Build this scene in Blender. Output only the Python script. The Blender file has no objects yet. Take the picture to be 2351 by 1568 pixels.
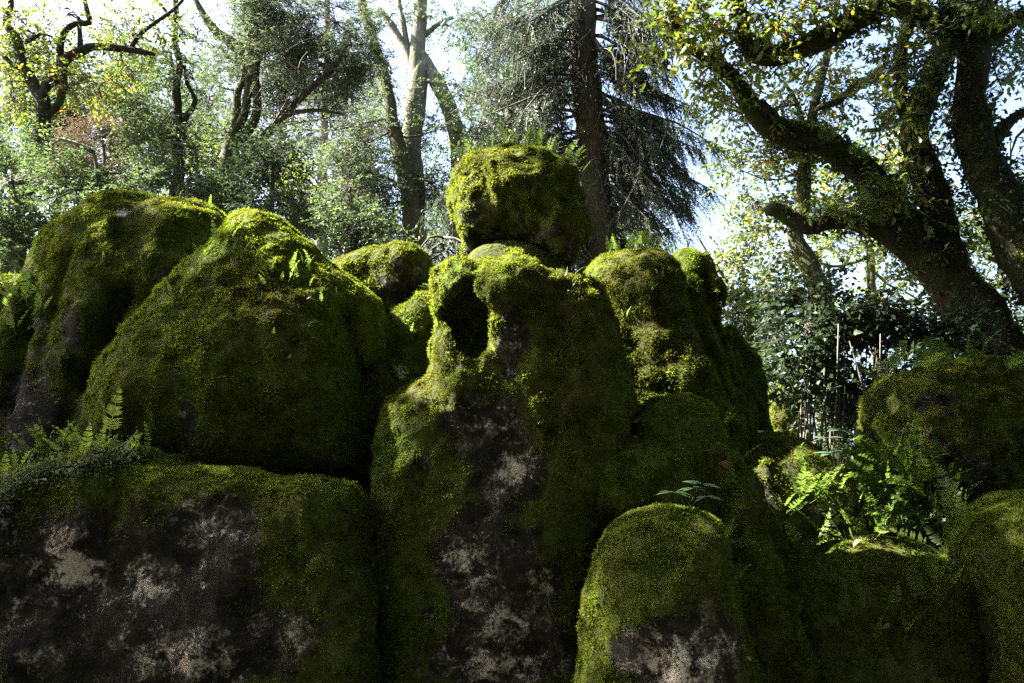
import bpy, math, random
import numpy as np
from mathutils import Vector, Matrix, Euler
from mathutils.bvhtree import BVHTree

RNG = np.random.default_rng(7)
random.seed(7)
scene = bpy.context.scene
COL = scene.collection

# ------------------------------------------------------------------ camera
HFOV = math.radians(65.0)
PITCH = math.radians(12.0)
CAM = np.array([0.0, 0.0, 1.6])
cam_d = bpy.data.cameras.new("camera")
cam_d.sensor_fit = 'HORIZONTAL'
cam_d.angle = HFOV
cam_d.clip_start = 0.05
cam_d.clip_end = 3000
cam = bpy.data.objects.new("camera", cam_d)
cam.location = CAM
cam.rotation_euler = (math.pi / 2 + PITCH, 0, 0)
COL.objects.link(cam)
scene.camera = cam

# ------------------------------------------------------------------ sky, sun, exposure
SUN_AZ = math.radians(-82)      # to the left of the view direction (+Y), a little behind the rocks
SUN_EL = math.radians(45)
world = bpy.data.worlds.new("World")
scene.world = world
world.use_nodes = True
wn = world.node_tree.nodes
wl = world.node_tree.links
bg = wn["Background"]
sky = wn.new("ShaderNodeTexSky")
sky.sky_type = 'NISHITA'
sky.sun_disc = False
sky.sun_elevation = SUN_EL
sky.sun_rotation = SUN_AZ
sky.air_density = 1.0
sky.dust_density = 4.0
sky.ozone_density = 1.0
bg.inputs[1].default_value = 0.055
wl.new(sky.outputs[0], bg.inputs[0])
sun_d = bpy.data.lights.new("sun", 'SUN')
sun_d.energy = 5.0
sun_d.angle = math.radians(0.55)
sun_d.color = (1.0, 0.955, 0.87)
sun = bpy.data.objects.new("sun", sun_d)
S = Vector((math.sin(SUN_AZ) * math.cos(SUN_EL), math.cos(SUN_AZ) * math.cos(SUN_EL), math.sin(SUN_EL)))
sun.rotation_euler = S.to_track_quat('Z', 'Y').to_euler()
sun.location = (-20, 10, 30)
COL.objects.link(sun)
scene.view_settings.view_transform = 'Standard'
scene.view_settings.look = 'None'
scene.view_settings.exposure = 3.65
scene.view_settings.gamma = 1.0
scene.view_settings.use_curve_mapping = False
scene.cycles.use_denoising = False
scene.cycles.use_adaptive_sampling = False
scene.cycles.max_bounces = 4
scene.cycles.diffuse_bounces = 2
scene.cycles.glossy_bounces = 2
scene.cycles.transmission_bounces = 4
scene.cycles.volume_bounces = 0
scene.cycles.sample_clamp_indirect = 4.0

# ------------------------------------------------------------------ pixel <-> world (photo measured on a 2351 x 1568 print)
VW, VH = 2351.0, 1568.0
FV = VW / 2 / math.tan(HFOV / 2)
FWD = np.array([0, math.cos(PITCH), math.sin(PITCH)])
UPV = np.array([0, -math.sin(PITCH), math.cos(PITCH)])


def P(vx, vy, Y):
    d = FWD + (vx - VW / 2) / FV * np.array([1.0, 0, 0]) + (VH / 2 - vy) / FV * UPV
    return CAM + d * (Y / d[1])


def proj(p):
    q = np.asarray(p) - CAM
    z = q @ FWD
    return VW / 2 + q[..., 0] / z * FV, VH / 2 - (q @ UPV) / z * FV


def px(Y):            # metres per print pixel at depth Y
    return Y / FV


# ------------------------------------------------------------------ noise
_PERM = RNG.permutation(512).astype(np.int32)
_GR = RNG.normal(size=(512, 3)).astype(np.float32)
_GR /= np.linalg.norm(_GR, axis=1, keepdims=True)


def perlin(p, freq=1.0, off=0.0):
    p = np.asarray(p, dtype=np.float32) * freq + off
    i = np.floor(p).astype(np.int32)
    f = p - i
    u = f * f * f * (f * (f * 6 - 15) + 10)
    out = 0
    for dx in (0, 1):
        wx = u[..., 0] if dx else 1 - u[..., 0]
        for dy in (0, 1):
            wy = u[..., 1] if dy else 1 - u[..., 1]
            for dz in (0, 1):
                wz = u[..., 2] if dz else 1 - u[..., 2]
                h = _PERM[(i[..., 0] + dx) & 511]
                h = _PERM[(h + i[..., 1] + dy) & 511]
                h = _PERM[(h + i[..., 2] + dz) & 511]
                g = _GR[h]
                out = out + wx * wy * wz * (g[..., 0] * (f[..., 0] - dx) + g[..., 1] * (f[..., 1] - dy) + g[..., 2] * (f[..., 2] - dz))
    return out * 1.6


def fbm(p, freq, octs=3, off=0.0, gain=0.5):
    s = 0
    a = 1.0
    for o in range(octs):
        s = s + a * perlin(p, freq * 2 ** o, off + 17.3 * o)
        a *= gain
    return s


def sstep(a, b, x):
    t = np.clip((x - a) / (b - a), 0, 1)
    return t * t * (3 - 2 * t)


# ------------------------------------------------------------------ mesh / object helpers
def mesh_np(name, verts, faces, smooth=True):
    """verts (n,3); faces (m,3) or (m,4) or a list of both"""
    me = bpy.data.meshes.new(name)
    fl = faces if isinstance(faces, list) else [faces]
    fl = [np.asarray(f, dtype=np.int32) for f in fl if len(f)]
    me.vertices.add(len(verts))
    me.vertices.foreach_set("co", np.asarray(verts, dtype=np.float32).ravel())
    if fl:
        nl = sum(f.size for f in fl)
        nf = sum(len(f) for f in fl)
        me.loops.add(nl)
        me.polygons.add(nf)
        me.loops.foreach_set("vertex_index", np.concatenate([f.ravel() for f in fl]))
        tot = np.concatenate([np.full(len(f), f.shape[1], np.int32) for f in fl])
        st = np.concatenate([[0], np.cumsum(tot)[:-1]]).astype(np.int32)
        me.polygons.foreach_set("loop_start", st)
        me.polygons.foreach_set("use_smooth", np.full(nf, smooth))
    me.update(calc_edges=True)
    return me


def fattr(me, name, vals, dom='POINT'):
    a = me.attributes.new(name, 'FLOAT', dom)
    a.data.foreach_set("value", np.asarray(vals, dtype=np.float32).ravel())


def vattr(me, name, vals):
    a = me.attributes.new(name, 'FLOAT_VECTOR', 'POINT')
    a.data.foreach_set("vector", np.asarray(vals, dtype=np.float32).ravel())


def tag(o, label=None, cat=None, group=None, kind=None):
    if label:
        o["label"] = label
    if cat:
        o["category"] = cat
    if group:
        o["group"] = group
    if kind:
        o["kind"] = kind
    return o


def add(name, me, mat=None, parent=None, loc=None):
    if mat is not None and not me.materials:
        me.materials.append(mat)
    o = bpy.data.objects.new(name, me)
    COL.objects.link(o)
    if parent is not None:
        o.parent = parent
    if loc is not None:
        o.location = loc
    return o


def empty(name, loc):
    o = bpy.data.objects.new(name, None)
    o.empty_display_size = 0.1
    o.location = loc
    COL.objects.link(o)
    return o


def part(name, verts, faces, mat, parent, smooth=True, attrs=None, kind=None):
    """world-space verts made into a child of an Empty / object placed by location only"""
    off = np.array(parent.location)
    me = mesh_np(name, np.asarray(verts) - off, faces, smooth)
    for k, v in (attrs or {}).items():
        fattr(me, k, v)
    o = add(name, me, mat, parent)
    if kind:
        o["kind"] = kind
    return o


# ------------------------------------------------------------------ materials
class NT:
    def __init__(self, name):
        self.m = bpy.data.materials.new(name)
        self.m.use_nodes = True
        self.n = self.m.node_tree.nodes
        self.l = self.m.node_tree.links
        self.n.clear()
        self.out = self.n.new("ShaderNodeOutputMaterial")

    def add(self, t, **kw):
        nd = self.n.new("ShaderNode" + t)
        for k, v in kw.items():
            if k.startswith("i_"):
                key = k[2:]
                key = int(key) if key.isdigit() else key.replace("_", " ")
                if isinstance(v, bpy.types.NodeSocket):
                    self.l.new(v, nd.inputs[key])
                else:
                    nd.inputs[key].default_value = v
            else:
                setattr(nd, k, v)
        return nd

    def noise(self, scale, detail=4, rough=0.55, vec=None, dist=0.0):
        nd = self.add("TexNoise")
        nd.inputs["Scale"].default_value = scale
        nd.inputs["Detail"].default_value = detail
        nd.inputs["Roughness"].default_value = rough
        nd.inputs["Distortion"].default_value = dist
        if vec is not None:
            self.l.new(vec, nd.inputs["Vector"])
        return nd.outputs[0]

    def ramp(self, fac, stops):
        nd = self.add("ValToRGB")
        cr = nd.color_ramp
        while len(cr.elements) < len(stops):
            cr.elements.new(0.5)
        for e, (p, c) in zip(cr.elements, stops):
            e.position = p
            e.color = (*c, 1) if len(c) == 3 else c
        self.l.new(fac, nd.inputs[0])
        return nd.outputs[0]

    def mixc(self, fac, a, b, bt='MIX'):
        nd = self.add("MixRGB", blend_type=bt)
        for k, v in ((0, fac), (1, a), (2, b)):
            if isinstance(v, bpy.types.NodeSocket):
                self.l.new(v, nd.inputs[k])
            else:
                nd.inputs[k].default_value = v if k == 0 else (*v, 1)
        return nd.outputs[0]

    def math(self, op, a, b=0.0):
        nd = self.add("Math", operation=op)
        for k, v in ((0, a), (1, b)):
            if isinstance(v, bpy.types.NodeSocket):
                self.l.new(v, nd.inputs[k])
            else:
                nd.inputs[k].default_value = v
        return nd.outputs[0]

    def finish(self, sh):
        self.l.new(sh, self.out.inputs[0])
        return self.m

    def leafy(self, col, trans=0.5, gloss=0.05, rough=0.4, tcol=None):
        d = self.add("BsdfDiffuse")
        self.l.new(col, d.inputs[0])
        t = self.add("BsdfTranslucent")
        self.l.new(tcol if tcol is not None else col, t.inputs[0])
        mx = self.add("MixShader")
        mx.inputs[0].default_value = trans
        self.l.new(d.outputs[0], mx.inputs[1])
        self.l.new(t.outputs[0], mx.inputs[2])
        if gloss <= 0:
            return mx.outputs[0]
        g = self.add("BsdfGlossy")
        g.inputs["Roughness"].default_value = rough
        m2 = self.add("MixShader")
        m2.inputs[0].default_value = gloss
        self.l.new(mx.outputs[0], m2.inputs[1])
        self.l.new(g.outputs[0], m2.inputs[2])
        return m2.outputs[0]


def mat_leaf(name, stops, trans=0.5, gloss=0.05, rough=0.4, boost=1.6):
    t = NT(name)
    a = t.add("Attribute", attribute_name="tint").outputs["Fac"]
    col = t.ramp(a, stops)
    tc = t.mixc(1.0, col, (boost, boost, boost * 0.75), 'MULTIPLY')
    return t.finish(t.leafy(col, trans, gloss, rough, tc))


def mat_leaf_obj(name, stops, trans=0.5, gloss=0.05, rough=0.4, boost=1.6):
    t = NT(name)
    a = t.add("ObjectInfo").outputs["Random"]
    col = t.ramp(a, stops)
    tc = t.mixc(1.0, col, (boost, boost, boost * 0.75), 'MULTIPLY')
    return t.finish(t.leafy(col, trans, gloss, rough, tc))


def moss_colour(t, extra=None):
    pos = t.add("NewGeometry").outputs["Position"]
    n1 = t.noise(1.6, 5, 0.6, pos)
    n2 = t.noise(9.0, 4, 0.6, pos)
    base = t.ramp(n1, [(0.24, (0.075, 0.070, 0.024)), (0.38, (0.088, 0.108, 0.022)), (0.56, (0.112, 0.156, 0.024)), (0.75, (0.078, 0.135, 0.030))])
    tone = t.ramp(n2, [(0.3, (0.6, 0.55, 0.55)), (0.65, (1.2, 1.2, 1.2))])
    c = t.mixc(1.0, base, tone, 'MULTIPLY')
    if extra is not None:
        c = t.mixc(1.0, c, extra, 'MULTIPLY')
    return c


def mat_moss_tuft():
    t = NT("moss_tuft")
    r = t.add("ObjectInfo").outputs["Random"]
    ex = t.ramp(r, [(0.0, (0.55, 0.5, 0.55)), (0.5, (1.0, 1.0, 1.0)), (1.0, (1.6, 1.55, 1.25))])
    c = moss_colour(t, ex)
    tc = t.mixc(1.0, c, (1.7, 1.6, 0.9), 'MULTIPLY')
    return t.finish(t.leafy(c, 0.45, 0.0, 0.5, tc))


def mat_rock():
    t = NT("mossy_rock")
    pos = t.add("NewGeometry").outputs["Position"]
    mossf = t.add("Attribute", attribute_name="moss").outputs["Fac"]
    pale = t.add("Attribute", attribute_name="pale").outputs["Fac"]
    n1 = t.noise(2.6, 8, 0.68, pos)
    n2 = t.noise(17.0, 8, 0.72, pos)
    n3 = t.noise(55.0, 6, 0.75, pos)
    n4 = t.noise(7.0, 8, 0.75, pos, 0.6)
    st = t.ramp(n4, [(0.36, (0.007, 0.006, 0.005)), (0.48, (0.017, 0.015, 0.012)), (0.56, (0.045, 0.039, 0.031)), (0.68, (0.10, 0.088, 0.074))])
    st = t.mixc(t.ramp(n2, [(0.46, (0, 0, 0)), (0.62, (0.85, 0.85, 0.85))]), st, (0.014, 0.012, 0.010))
    # pale lichen crust and bleached stone: shape from the pale attribute broken by noise
    lf = t.math('ADD', t.math('MULTIPLY', pale, 0.56), t.math('MULTIPLY', t.math('SUBTRACT', n4, 0.5), 1.9))
    lf = t.math('ADD', lf, t.math('MULTIPLY', t.math('SUBTRACT', n2, 0.5), 1.3))
    lf = t.math('ADD', lf, t.math('MULTIPLY', t.math('SUBTRACT', n3, 0.5), 1.1))
    lm = t.ramp(lf, [(0.20, (0, 0, 0)), (0.34, (0.25, 0.25, 0.25)), (0.40, (0.38, 0.38, 0.38)), (0.46, (0.85, 0.85, 0.85)), (0.75, (1, 1, 1))])
    lc = t.ramp(n1, [(0.35, (0.40, 0.34, 0.26)), (0.5, (0.50, 0.43, 0.38)), (0.65, (0.62, 0.58, 0.52))])
    st = t.mixc(lm, st, lc)
    sp = t.ramp(t.noise(38.0, 3, 0.6, pos), [(0.66, (0, 0, 0)), (0.70, (0.8, 0.8, 0.8))])   # small lichen spots
    st = t.mixc(t.math('MULTIPLY', sp, t.ramp(n1, [(0.45, (0, 0, 0)), (0.6, (1, 1, 1))])), st, (0.36, 0.34, 0.29))
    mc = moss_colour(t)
    mc = t.mixc(1.0, mc, (0.55, 0.5, 0.46), 'MULTIPLY')  # moss under the tufts darkened: shade of the gaps put into the colour
    mf = t.math('ADD', mossf, t.math('MULTIPLY', t.math('SUBTRACT', n2, 0.5), 0.9))
    mm = t.ramp(mf, [(0.42, (0, 0, 0)), (0.58, (1, 1, 1))])
    col = t.mixc(mm, st, mc)
    b = t.add("BsdfPrincipled")
    b.inputs["Roughness"].default_value = 0.9
    b.inputs["Specular IOR Level"].default_value = 0.2
    t.l.new(col, b.inputs["Base Color"])
    bp = t.add("Bump")
    bp.inputs["Strength"].default_value = 0.9
    bp.inputs["Distance"].default_value = 0.025
    h = t.math('ADD', n2, t.math('MULTIPLY', n3, 0.5))
    t.l.new(h, bp.inputs["Height"])
    t.l.new(bp.outputs[0], b.inputs["Normal"])
    return t.finish(b.outputs[0])


def mat_bark(name, c0, c1, c2, scale=14.0, mossc=None, mossamt=0.5):
    t = NT(name)
    pos = t.add("NewGeometry").outputs["Position"]
    mp = t.add("Mapping")
    mp.inputs["Scale"].default_value = (1, 1, 0.25)
    t.l.new(pos, mp.inputs[0])
    n1 = t.noise(scale, 6, 0.65, mp.outputs[0], 0.4)
    n2 = t.noise(scale * 0.2, 4, 0.6, pos)
    col = t.ramp(n1, [(0.3, c0), (0.5, c1), (0.72, c2)])
    if mossc:
        col = t.mixc(t.ramp(n2, [(0.5 - mossamt * 0.3, (0, 0, 0)), (0.75 - mossamt * 0.3, (1, 1, 1))]), col, mossc)
    b = t.add("BsdfPrincipled")
    b.inputs["Roughness"].default_value = 0.9
    b.inputs["Specular IOR Level"].default_value = 0.15
    t.l.new(col, b.inputs["Base Color"])
    bp = t.add("Bump")
    bp.inputs["Strength"].default_value = 0.9
    bp.inputs["Distance"].default_value = 0.03
    t.l.new(n1, bp.inputs["Height"])
    t.l.new(bp.outputs[0], b.inputs["Normal"])
    return t.finish(b.outputs[0])


def mat_ground():
    t = NT("forest_ground")
    pos = t.add("NewGeometry").outputs["Position"]
    n1 = t.noise(0.8, 5, 0.6, pos)
    n2 = t.noise(12, 6, 0.7, pos)
    c = t.ramp(n1, [(0.35, (0.045, 0.034, 0.02)), (0.5, (0.05, 0.055, 0.015)), (0.7, (0.06, 0.08, 0.018))])
    c = t.mixc(t.ramp(n2, [(0.4, (0, 0, 0)), (0.7, (0.8, 0.8, 0.8))]), c, (0.09, 0.06, 0.03))
    b = t.add("BsdfPrincipled")
    b.inputs["Roughness"].default_value = 0.95
    t.l.new(c, b.inputs["Base Color"])
    bp = t.add("Bump")
    bp.inputs["Distance"].default_value = 0.03
    t.l.new(n2, bp.inputs["Height"])
    t.l.new(bp.outputs[0], b.inputs["Normal"])
    return t.finish(b.outputs[0])


def mat_plain(name, stops, scale=20):
    t = NT(name)
    pos = t.add("NewGeometry").outputs["Position"]
    c = t.ramp(t.noise(scale, 4, 0.6, pos), stops)
    b = t.add("BsdfPrincipled")
    b.inputs["Roughness"].default_value = 0.8
    t.l.new(c, b.inputs["Base Color"])
    return t.finish(b.outputs[0])


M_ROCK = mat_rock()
M_TUFT = mat_moss_tuft()
M_GROUND = mat_ground()
M_BARK_DARK = mat_bark("dark_oak_bark", (0.008, 0.007, 0.006), (0.024, 0.019, 0.014), (0.055, 0.045, 0.033), 12, (0.026, 0.034, 0.010), 0.35)
M_BARK_GREY = mat_bark("grey_bark", (0.06, 0.055, 0.045), (0.14, 0.13, 0.11), (0.26, 0.24, 0.21), 18, (0.10, 0.11, 0.05), 0.4)
M_BARK_BROWN = mat_bark("brown_fibrous_bark", (0.03, 0.022, 0.015), (0.085, 0.066, 0.05), (0.17, 0.14, 0.11), 30, (0.06, 0.065, 0.03), 0.2)
M_BARK_MID = mat_bark("olive_bark", (0.03, 0.026, 0.018), (0.07, 0.062, 0.045), (0.13, 0.115, 0.085), 18, (0.06, 0.07, 0.02), 0.5)
M_TWIG = mat_plain("twig_wood", [(0.3, (0.03, 0.024, 0.017)), (0.7, (0.10, 0.085, 0.065))], 8)
M_TWIG_PALE = mat_plain("dead_twig_wood", [(0.3, (0.10, 0.085, 0.07)), (0.7, (0.24, 0.21, 0.18))], 8)
L_OAK = mat_leaf("oak_leaf", [(0.0, (0.045, 0.065, 0.012)), (0.55, (0.085, 0.115, 0.016)), (0.85, (0.14, 0.15, 0.02)), (0.96, (0.24, 0.17, 0.03)), (1.0, (0.25, 0.11, 0.03))], 0.5, 0.05)
L_OLIVE = mat_leaf("olive_leaf", [(0.0, (0.026, 0.045, 0.018)), (0.6, (0.046, 0.074, 0.026)), (1.0, (0.085, 0.115, 0.036))], 0.5, 0.04, 0.5)
L_GREY = mat_leaf("grey_green_leaf", [(0.0, (0.034, 0.052, 0.030)), (0.6, (0.056, 0.080, 0.044)), (1.0, (0.09, 0.115, 0.062))], 0.5, 0.04, 0.5)  # grey-green, paled so that the haze on far trees is in the colour
L_DARK = mat_leaf("ivy_leaf", [(0.0, (0.014, 0.028, 0.012)), (0.6, (0.026, 0.045, 0.020)), (1.0, (0.05, 0.07, 0.03))], 0.3, 0.015, 0.5)
L_CONIF = mat_leaf("conifer_spray", [(0.0, (0.03, 0.052, 0.036)), (0.6, (0.055, 0.085, 0.055)), (1.0, (0.085, 0.115, 0.06))], 0.4, 0.05, 0.45)
L_YELLOW = mat_leaf("yellow_green_leaf", [(0.0, (0.055, 0.085, 0.016)), (0.6, (0.095, 0.130, 0.022)), (0.92, (0.15, 0.16, 0.028)), (1.0, (0.22, 0.16, 0.04))], 0.55, 0.04)
L_BROWN = mat_leaf("dead_bracken", [(0.0, (0.05, 0.032, 0.022)), (1.0, (0.12, 0.085, 0.06))], 0.35, 0.0)
LO_OAK = mat_leaf_obj("oak_leaf_single", [(0.0, (0.05, 0.08, 0.012)), (0.6, (0.10, 0.14, 0.016)), (0.88, (0.17, 0.18, 0.02)), (1.0, (0.28, 0.17, 0.03))], 0.5, 0.05)
LO_IVY = mat_leaf_obj("ivy_leaf_single", [(0.0, (0.014, 0.028, 0.012)), (0.7, (0.028, 0.05, 0.022)), (1.0, (0.05, 0.075, 0.03))], 0.3, 0.02, 0.5)
LO_FERN = mat_leaf_obj("fern_frond", [(0.0, (0.055, 0.095, 0.020)), (0.6, (0.09, 0.14, 0.026)), (1.0, (0.14, 0.175, 0.04))], 0.58, 0.03)
LO_HERB = mat_leaf_obj("herb_leaf", [(0.0, (0.06, 0.11, 0.055)), (1.0, (0.09, 0.15, 0.08))], 0.4, 0.08, 0.4)
LO_DEAD = mat_leaf_obj("fallen_leaf", [(0.0, (0.20, 0.12, 0.07)), (0.4, (0.24, 0.11, 0.035)), (0.7, (0.15, 0.08, 0.05)), (1.0, (0.28, 0.23, 0.17))], 0.25, 0.02)

# ------------------------------------------------------------------ ground
def ground_z(x, y):
    x = np.asarray(x, float)
    y = np.asarray(y, float)
    z = 2.2 * sstep(4.2, 7.6, y) + 0.6 * sstep(7.5, 14, y) + 0.9 * sstep(-1.0, -9.0, x) * sstep(5.0, 12.0, y) - 0.5 * sstep(1.5, 4.0, x) * sstep(6.0, 10.0, y)
    p = np.stack([x, y, np.zeros_like(x)], -1)
    return z + 0.12 * perlin(p, 0.6) + 0.03 * perlin(p, 3.0)


def build_ground():
    t = np.linspace(-1, 1, 161)
    g = np.sign(t) * (np.abs(t) * 14 + np.abs(t) ** 6 * 380)
    X, Y = np.meshgrid(g, g + 8.0, indexing='ij')
    Z = ground_z(X, Y)
    n = len(g)
    v = np.stack([X, Y, Z], -1).reshape(-1, 3)
    i = np.arange(n * n).reshape(n, n)
    q = np.stack([i[:-1, :-1], i[1:, :-1], i[1:, 1:], i[:-1, 1:]], -1).reshape(-1, 4)
    o = add("ground", mesh_np("ground", v, q), M_GROUND)
    tag(o, kind="structure")
    return v, q


GV, GQ = build_ground()

# ------------------------------------------------------------------ rocks: implicit solids polygonised with surface nets
def chaikin(p, n=2):
    p = np.asarray(p, float)
    for _ in range(n):
        q = np.roll(p, -1, 0)
        p = np.stack([0.75 * p + 0.25 * q, 0.25 * p + 0.75 * q], 1).reshape(-1, 2)
    return p


def poly_sd(poly, X, Z):
    """signed distance, positive inside"""
    a = poly
    b = np.roll(poly, -1, 0)
    d2 = np.full(X.shape, 1e9)
    ins = np.zeros(X.shape, bool)
    for (ax, az), (bx, bz) in zip(a, b):
        ex, ez = bx - ax, bz - az
        L = ex * ex + ez * ez + 1e-12
        t = np.clip(((X - ax) * ex + (Z - az) * ez) / L, 0, 1)
        d2 = np.minimum(d2, (X - ax - t * ex) ** 2 + (Z - az - t * ez) ** 2)
        c = ((az > Z) != (bz > Z)) & (X < (bx - ax) * (Z - az) / (bz - az + 1e-12) + ax)
        ins ^= c
    d = np.sqrt(d2)
    return np.where(ins, d, -d)


def smin(a, b, k):
    h = np.clip(0.5 + 0.5 * (b - a) / k, 0, 1)
    return b * (1 - h) + a * h - k * h * (1 - h)


def surface_nets(F, org, s):
    nx, ny, nz = F.shape
    ins = F < 0
    c = np.zeros((nx - 1, ny - 1, nz - 1), np.int8)
    for dx in (0, 1):
        for dy in (0, 1):
            for dz in (0, 1):
                c += ins[dx:nx - 1 + dx, dy:ny - 1 + dy, dz:nz - 1 + dz]
    act = (c > 0) & (c < 8)
    idx = np.argwhere(act)
    vid = np.full(act.shape, -1, np.int32)
    vid[act] = np.arange(len(idx))
    acc = np.zeros((len(idx), 3))
    cnt = np.zeros(len(idx))
    corners = [(0, 0, 0), (1, 0, 0), (0, 1, 0), (1, 1, 0), (0, 0, 1), (1, 0, 1), (0, 1, 1), (1, 1, 1)]
    vals = [F[idx[:, 0] + a, idx[:, 1] + b, idx[:, 2] + d] for a, b, d in corners]
    for e0, e1 in ((0, 1), (2, 3), (4, 5), (6, 7), (0, 2), (1, 3), (4, 6), (5, 7), (0, 4), (1, 5), (2, 6), (3, 7)):
        f0, f1 = vals[e0], vals[e1]
        m = (f0 < 0) != (f1 < 0)
        t = np.where(m, f0 / np.where(m, f0 - f1, 1), 0)
        p0, p1 = np.array(corners[e0], float), np.array(corners[e1], float)
        acc += np.where(m[:, None], p0 + t[:, None] * (p1 - p0), 0)
        cnt += m
    v = (idx + acc / np.maximum(cnt, 1)[:, None]) * s + org
    quads = []
    for ax in range(3):
        A = [slice(None)] * 3
        B = [slice(None)] * 3
        A[ax] = slice(0, -1)
        B[ax] = slice(1, None)
        a, b = ins[tuple(A)], ins[tuple(B)]
        e = np.argwhere(a != b)
        o1, o2 = [(1, 2), (2, 0), (0, 1)][ax]
        ok = (e[:, o1] > 0) & (e[:, o2] > 0) & (e[:, o1] < F.shape[o1] - 1) & (e[:, o2] < F.shape[o2] - 1)
        e = e[ok]
        fl = a[e[:, 0], e[:, 1], e[:, 2]]

        def g(d1, d2):
            k = e.copy()
            k[:, o1] -= d1
            k[:, o2] -= d2
            return vid[k[:, 0], k[:, 1], k[:, 2]]
        q = np.stack([g(1, 1), g(0, 1), g(0, 0), g(1, 0)], 1)
        q[~fl] = q[~fl][:, ::-1]
        quads.append(q)
    return v, np.concatenate(quads)


def vnormals(v, q):
    n = np.cross(v[q[:, 2]] - v[q[:, 0]], v[q[:, 3]] - v[q[:, 1]])
    out = np.zeros_like(v)
    for k in range(4):
        np.add.at(out, q[:, k], n)
    return out / (np.linalg.norm(out, axis=1, keepdims=True) + 1e-9)


# the moss tufts: small cushions of upright shoots, several shapes
def tuft_mesh(k, n, h, spread, w):
    r = np.random.default_rng(100 + k)
    V, T = [], []
    for i in range(n):
        a = r.uniform(0, 2 * math.pi)
        rad = spread * math.sqrt(r.uniform(0, 1))
        b = np.array([math.cos(a) * rad, math.sin(a) * rad, -0.004])
        lean = np.array([math.cos(a), math.sin(a), 0]) * r.uniform(0.1, 0.9) + r.normal(0, 0.25, 3) * [1, 1, 0]
        d = lean + np.array([0, 0, 1.0])
        d /= np.linalg.norm(d)
        L = h * r.uniform(0.55, 1.25)
        s = np.cross(d, r.normal(size=3))
        s /= np.linalg.norm(s)
        m = b + d * L * 0.55
        tip = b + d * L + np.array([0, 0, -0.15 * L]) + lean * L * 0.2
        j = len(V)
        V += [b - s * w * 0.3, b + s * w * 0.3, m + s * w, tip, m - s * w]
        T += [(j, j + 1, j + 2), (j, j + 2, j + 4), (j + 4, j + 2, j + 3)]
    me = mesh_np("moss_shoot", np.array(V), np.array(T), False)
    me.materials.append(M_TUFT)
    return bpy.data.objects.new("moss_shoot", me)


TUFTS = [tuft_mesh(i, 10, 0.017, 0.012, 0.0024) for i in range(5)]


def tuft_group():
    ng = bpy.data.node_groups.new("moss_scatter", "GeometryNodeTree")
    ng.interface.new_socket("Geometry", in_out='INPUT', socket_type='NodeSocketGeometry')
    ng.interface.new_socket("Geometry", in_out='OUTPUT', socket_type='NodeSocketGeometry')
    n, l = ng.nodes, ng.links
    gi, go = n.new("NodeGroupInput"), n.new("NodeGroupOutput")
    iop = n.new("GeometryNodeInstanceOnPoints")
    ins = n.new("GeometryNodeGeometryToInstance")
    for t in reversed(TUFTS):
        oi = n.new("GeometryNodeObjectInfo")
        oi.inputs[0].default_value = t
        l.new(oi.outputs["Geometry"], ins.inputs[0])
    an = n.new("GeometryNodeInputNamedAttribute")
    an.data_type = 'FLOAT_VECTOR'
    an.inputs[0].default_value = "nrm"
    asz = n.new("GeometryNodeInputNamedAttribute")
    asz.data_type = 'FLOAT'
    asz.inputs[0].default_value = "scl"
    al = n.new("FunctionNodeAlignRotationToVector")
    al.axis = 'Z'
    l.new(an.outputs[0], al.inputs["Vector"])
    rnd = n.new("FunctionNodeRandomValue")
    rnd.data_type = 'FLOAT'
    rnd.inputs[3].default_value = 6.283
    rot = n.new("FunctionNodeRotateRotation")
    rot.rotation_space = 'LOCAL'
    eu = n.new("FunctionNodeEulerToRotation")
    cx = n.new("ShaderNodeCombineXYZ")
    l.new(rnd.outputs[1], cx.inputs[2])
    l.new(cx.outputs[0], eu.inputs[0])
    l.new(al.outputs[0], rot.inputs[0])
    l.new(eu.outputs[0], rot.inputs[1])
    l.new(gi.outputs[0], iop.inputs["Points"])
    l.new(ins.outputs[0], iop.inputs["Instance"])
    iop.inputs["Pick Instance"].default_value = True
    l.new(rot.outputs[0], iop.inputs["Rotation"])
    l.new(asz.outputs[0], iop.inputs["Scale"])
    l.new(iop.outputs[0], go.inputs[0])
    return ng


TUFT_NG = tuft_group()
BV, BF, BN = [np.asarray(GV)], [np.asarray(GQ)], len(GV)      # everything ferns may stand on
N_TUFTS = 0


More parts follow.
